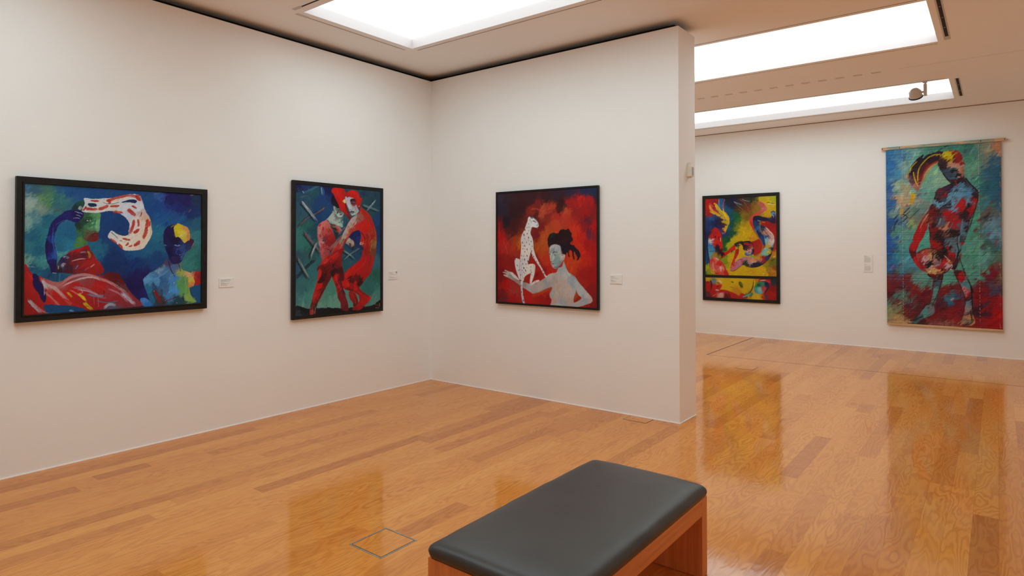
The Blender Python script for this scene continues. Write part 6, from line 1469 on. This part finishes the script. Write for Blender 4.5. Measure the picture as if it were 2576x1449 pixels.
framed('framed_painting', 'middle', (1.0465, 2.341, .98, 2.21), [(1.0675, 2.3235, 1.0015, 2.189, img['C'])], .04, .036, M_BLACK2,
       'square red painting of a white spotted cat on a pale person, thin black frame')
framed('framed_painting', 'far', (1.1065, 2.4655, .62, 2.55), [(1.1595, 2.4135, 1.0905, 2.49, img['D']), (1.1595, 2.4135, .676, 1.0435, img['E'])], .04, .036, M_BLACK,
       'yellow painting in two stacked panels with a tumbling figure, black frame on the far wall')

# ---------------------------------------------------------------- painted slat blind on the far wall
def build_blind():
    t = empty('painted_blind', (4.778, D, .39), 'tall painted slat blind with a red and blue figure, on the far wall', 'painting')
    ns = 96; r = np.random.RandomState(5)
    tl = r.randn(ns+1)*.0013*(r.rand(ns+1)+.3); of = np.clip(r.randn(ns+1), -2, 2)*.0009; big = (r.rand(ns+1) < .16)*.004*r.rand(ns+1)
    def relief(s, tt):
        k = (1-tt)*ns; i = np.clip(np.floor(k).astype(int), 0, ns-1); fr = k-i
        g = -.0010*np.exp(-(np.minimum(fr, 1-fr)/.12)**2)
        wave = .0035*np.sin(s*7+i*.7)*np.abs(tl[i])/.0016*.4
        return .008+g+(fr-.5)*(tl[i]*2.2+big[i]*1.6)+of[i]*.7+wave+.022*np.clip(.12-tt, 0, 1)*s*2
    me = picture_mesh('slat_sheet', img['G'], (4.064, D-.028, .398), (1.430, 0, 0), (0, 0, 2.730), (0, -1, 0), depth=.006, relief=relief)
    o = link('slat_sheet', me, M_PAINT_WOOD); o.parent = t; o.location = -t.location
    box_obj('top_batten', (4.006, D-.048, 3.118), (5.551, D-.024, 3.164), M_BATTEN, t, .002)
    box_obj('bottom_batten', (4.064, D-.046, .386), (5.500, D-.028, .418), M_BATTEN, t, .003)
    for x in (4.018, 4.25, 5.26, 5.535):
        lathe('screw', [(.007, 0), (.007, .003), (.004, .004)], 12, M_DARK, t, Matrix.Translation((x-4.778, -.048, 3.142-.39)) @ Matrix.Rotation(PI/2, 4, 'X'))
    box_obj('wall_hook', (5.549, D-.045, 3.128), (5.575, D-.030, 3.136), M_METAL, t, .001)
    for x in (4.283, 5.235):
        bm = bmesh.new(); z = 3.10; rr = random.Random(int(x*10)); path = []
        while z > .42:                       # the cord runs in front of the slats for a stitch, then behind them
            l = .012+.022*rr.random(); g = .008+.034*rr.random()
            path += [(z, .0385), (z-l, .0385), (z-l-.002, .024), (z-l-g+.002, .024)]; z -= l+g
        prev = None
        for zz, dd in path:
            q = [bm.verts.new((x+sx*.0021, D-dd-sy*.0008, zz)) for sx, sy in ((-1, -1), (1, -1), (1, 1), (-1, 1))]
            if prev:
                for k in range(4): bm.faces.new((prev[k], prev[(k+1) % 4], q[(k+1) % 4], q[k]))
            else: bm.faces.new(q)
            prev = q
        bm.faces.new(prev[::-1])
        o = link('cord', mesh_of(bm, 'cord'), M_CORD); o.parent = t; o.location = -t.location
build_blind()

# ---------------------------------------------------------------- wall labels
def label(wallname, h0, h1, z0, z1, text, lines, logo=None):
    f = AX[wallname]; t = empty('wall_label', f((h0+h1)/2, z0, 0), text, 'label', 'small white caption cards beside the works')
    bm = bmesh.new(); add_box(bm, f(h0, z0, .001), f(h1, z1, .006)); o = link('card', mesh_of(bm, 'card', .0006, 1), M_CARD); o.parent = t; o.location = -t.location
    w, hh = h1-h0, z1-z0; rr = random.Random(int(h0*100))
    for bold in (True, False):
        bm = bmesh.new(); n = 0
        for (v, x0, x1, b) in lines:
            if b != bold: continue
            x = x0; th = .0022 if b else .0016
            while x < x1:
                l = min(x1-x, .03+.07*rr.random()); n += 1
                add_box(bm, f(h0+x*w, z1-v*hh-th, .006), f(h0+(x+l)*w, z1-v*hh+th, .0064)); x += l+.018
        if n:
            o = link('printed_text', mesh_of(bm, 'printed_text'), M_INK if bold else M_INK2); o.parent = t; o.location = -t.location
        else: bm.free()
    if logo:
        bm = bmesh.new(); cx, cz, r = h0+logo[0]*w, z1-logo[1]*hh, logo[2]
        for a0, a1, ra, rb in ((0, 2*PI, .72, 1), (.3, 1.8, 0, .62), (3.3, 5.6, 0, .62)):
            n = 20
            for i in range(n):
                p = a0+(a1-a0)*i/n; q = a0+(a1-a0)*(i+1)/n
                vs = [bm.verts.new(f(cx+k*r*math.cos(g), cz+k*r*math.sin(g), .0066)) for k, g in ((max(ra, .02), p), (rb, p), (rb, q), (max(ra, .02), q))]; bm.faces.new(vs)
        o = link('round_emblem', mesh_of(bm, 'round_emblem'), M_INK); o.parent = t; o.location = -t.location
L2 = [(.22, .11, .50, True), (.34, .11, .62, False), (.42, .11, .60, False), (.62, .11, .46, True), (.72, .11, .54, False), (.82, .11, .52, False)]
label('left', -2.623, -2.491, 1.246, 1.326, 'caption card right of the wide painting with the green-faced figure',
      [(.20, .11, .76, True), (.30, .11, .50, False), (.38, .11, .70, False), (.46, .11, .33, False), (.60, .11, .46, True), (.60, .5, .68, False), (.70, .11, .52, False), (.80, .11, .55, False)])
label('left', -.673, -.542, 1.236, 1.331, 'caption card with a round dark emblem, right of the two red nudes',
      [(.18, .11, .22, True), (.18, .26, .44, False), (.28, .11, .45, False), (.36, .11, .48, False), (.42, .28, .85, False), (.48, .11, .25, False), (.68, .11, .22, True), (.68, .26, .40, False), (.76, .11, .85, False), (.84, .11, .65, False)], (.88, .17, .011))
label('middle', 2.452, 2.581, 1.246, 1.332, 'caption card right of the square red painting with the white cat',
      [(.22, .09, .30, True), (.22, .34, .43, False), (.33, .09, .52, False), (.42, .09, .68, False), (.62, .09, .28, True), (.62, .32, .40, False), (.72, .09, .54, False), (.81, .09, .54, False)])
label('far', 3.737, 3.865, 1.200, 1.475, 'tall text panel on the far wall just left of the painted slat blind',
      [(.07, .10, .32, True), (.10, .10, .50, False), (.125, .10, .66, False)]+[(.17+.022*i, .10, .78+.06*((i*7) % 3-1), False) for i in range(13)]+[(.56, .10, .32, True), (.59, .10, .6, False)]+[(.655+.022*i, .10, .80+.05*((i*5) % 3-1), False) for i in range(13)])
label('far', .86, .988, 1.238, 1.342, 'caption card on the far wall, mostly hidden behind the end of the partition', L2)

# ---------------------------------------------------------------- sensor on the partition's end
s = empty('wall_sensor', (WL, .21, 2.25), 'small cream sensor box high on the narrow end of the partition', 'sensor')
box_obj('body', (WL, .184, 2.256), (WL+.048, .236, 2.352), M_PLASTIC, s, .004, 3)
box_obj('bracket', (WL, .196, 2.350), (WL+.022, .224, 2.392), M_PLASTIC, s, .003, 2)
box_obj('sensor_window', (WL+.047, .192, 2.268), (WL+.0495, .230, 2.342), M_GREY, s, .0008, 1)
box_obj('cable_gland', (WL+.012, .198, 2.246), (WL+.032, .222, 2.257), M_PLASTIC, s, .002, 1)

# ---------------------------------------------------------------- floor boxes and the long joint in the floor
def floor_box(x0, x1, y0, y1, text, open_far=False, worn=True):
    t = empty('floor_box', ((x0+x1)/2, (y0+y1)/2, 0), text, 'floor box', 'square wooden floor boxes flush in the boards')
    w = .010 if worn else .004
    def ring(nm, a, b, z, mat):
        bm = bmesh.new(); g = lambda h, v, d: (h, v, d)
        if not open_far: add_ring(bm, g, (x0-a, x1+a, y0-a, y1+a), (x0-b, x1+b, y0-b, y1+b), 0, z)
        else:
            out = [(x0-a, y1), (x0-a, y0-a), (x1+a, y0-a), (x1+a, y1)]; inn = [(x0-b, y1), (x0-b, y0-b), (x1+b, y0-b), (x1+b, y1)]
            O = [[bm.verts.new((*p, h)) for p in out] for h in (0, z)]; I = [[bm.verts.new((*p, h)) for p in inn] for h in (0, z)]
            for k in range(3):
                for p, q in ((O[1], I[1]), (I[0], O[0]), (O[0], O[1]), (I[1], I[0])): bm.faces.new((p[k], p[k+1], q[k+1], q[k]))
            for k in (0, 3): bm.faces.new((O[0][k], O[1][k], I[1][k], I[0][k]))
        o = link(nm, mesh_of(bm, nm), mat); o.parent = t; o.location = -t.location
    if worn: ring('rim', .009, .0, .0012, M_METAL)
    ring('joint', .0, -.004, .0016, M_LINE)
    o = box_obj('lid', (x0+.004, y0+.004, 0), (x1-.004, y1-(.0 if open_far else .004), .0014), M_FLOOR, t)
    at = o.data.color_attributes.new('plank', 'FLOAT_COLOR', 'POINT')
    at.data.foreach_set('color', np.array([(.56, .37, .5, 1)]*len(o.data.vertices), np.float32).ravel())
floor_box(2.674, 2.912, -3.270, -3.030, 'wooden floor box lid with worn metal rim, left of the bench')
floor_box(2.670, 2.904, -.163, -.009, 'floor box half hidden at the foot of the partition, below the caption card', True, False)
floor_box(2.676, 2.909, 2.958, 3.202, 'small floor box lid in the far gallery, below the yellow painting', False, False)
t = empty('floor_joint', (2.006, 3.753, 0), 'dark L-shaped joint line in the floorboards of the far gallery', 'floor joint')
box_obj('short_joint', (2.000, 3.753, 0), (2.012, 5.99, .0012), M_LINE, t)
bm = bmesh.new(); vs = [(2.0, 3.750), (XE, 3.905), (XE, 3.911), (2.0, 3.757)]
lo = [bm.verts.new((x, y, 0)) for x, y in vs]; hi = [bm.verts.new((x, y, .001)) for x, y in vs]
bm.faces.new(lo[::-1]); bm.faces.new(hi)
for i in range(4): bm.faces.new((lo[i], lo[(i+1) % 4], hi[(i+1) % 4], hi[i]))
o = link('long_joint', mesh_of(bm, 'long_joint'), plain('joint_brown', (.16, .085, .05), .5)); o.parent = t; o.location = -t.location

# ---------------------------------------------------------------- bench
BX0, BX1, BY0, BY1, BZ = 3.660, 4.303, -3.672, -2.400, .383
bench = empty('bench', ((BX0+BX1)/2, (BY0+BY1)/2, 0), 'low gallery bench with a black leather cushion on a reddish wooden base', 'bench')
TH = .062
box_obj('side_panel', (BX0, BY0, .002), (BX1, BY0+TH, BZ), M_BENCH_V, bench, .0015)
box_obj('side_panel', (BX0, BY1-TH, .002), (BX1, BY1, BZ), M_BENCH_V, bench, .0015)
box_obj('rail', (BX1-.028, BY0+TH, BZ-.082), (BX1, BY1-TH, BZ), M_BENCH_H, bench, .0012)
box_obj('rail', (BX0, BY0+TH, BZ-.082), (BX0+.028, BY1-TH, BZ), M_BENCH_H, bench, .0012)
box_obj('seat_board', (BX0+.028, BY0+TH, BZ-.03), (BX1-.028, BY1-TH, BZ), M_BENCH_H, bench)
def cushion():
    prof = [(.0, .004), (.006, -.001), (.016, -.005), (.028, -.006), (.040, -.002), (.050, .008), (.058, .022), (.063, .040), (.0665, .064), (.069, .10), (.071, .15), (.072, .20), (.0725, .26)]
    hx, hy = (BX1-BX0)/2+.002, (BY1-BY0)/2+.002; cx, cy = (BX0+BX1)/2, (BY0+BY1)/2; R = .032; n = 10; seg = 40
    bm = bmesh.new(); rings = []
    for z, ins in prof:
        ax, ay = hx-ins, hy-ins; r = max(.012, R-ins*.35) if ins < .1 else max(.01, R*.5)
        r = min(r, ax*.9)
        pts = []
        for q, (sx, sy) in enumerate(((1, 1), (-1, 1), (-1, -1), (1, -1))):
            for i in range(n+1):
                a = PI/2*q+PI/2*i/n; pts.append((sx*(ax-r)+r*math.cos(a), sy*(ay-r)+r*math.sin(a)))
            nx = ((-1, 1), (-1, -1), (1, -1), (1, 1))[q]
            e0 = pts[-1]; a2 = PI/2*(q+1); e1 = (nx[0]*(ax-r)+r*math.cos(a2), nx[1]*(ay-r)+r*math.sin(a2))
            for i in range(1, seg): pts.append((e0[0]+(e1[0]-e0[0])*i/seg, e0[1]+(e1[1]-e0[1])*i/seg))
        ring = []
        for x, y in pts:
            wv = .0022*math.sin(y*9+1.3)+.0013*math.sin(y*23+x*7) if .015 < z < .06 else 0
            corner = max(0, 1-math.hypot(hx-abs(x), hy-abs(y))/.16)
            zz = z*(1-.10*corner*(z > .02))+wv*.6*(z > .02)
            ring.append(bm.verts.new((cx+x+math.copysign(wv, x)*(.02 < z), cy+y, BZ+zz)))
        rings.append(ring)
    m = len(rings[0])
    for a, b in zip(rings, rings[1:]):
        for i in range(m): bm.faces.new((a[i], a[(i+1) % m], b[(i+1) % m], b[i]))
    bm.faces.new(rings[-1]); bm.faces.new(rings[0][::-1])
    o = link('cushion', mesh_of(bm, 'cushion', smooth=True), M_LEATHER); o.parent = bench; o.location = -bench.location
cushion()
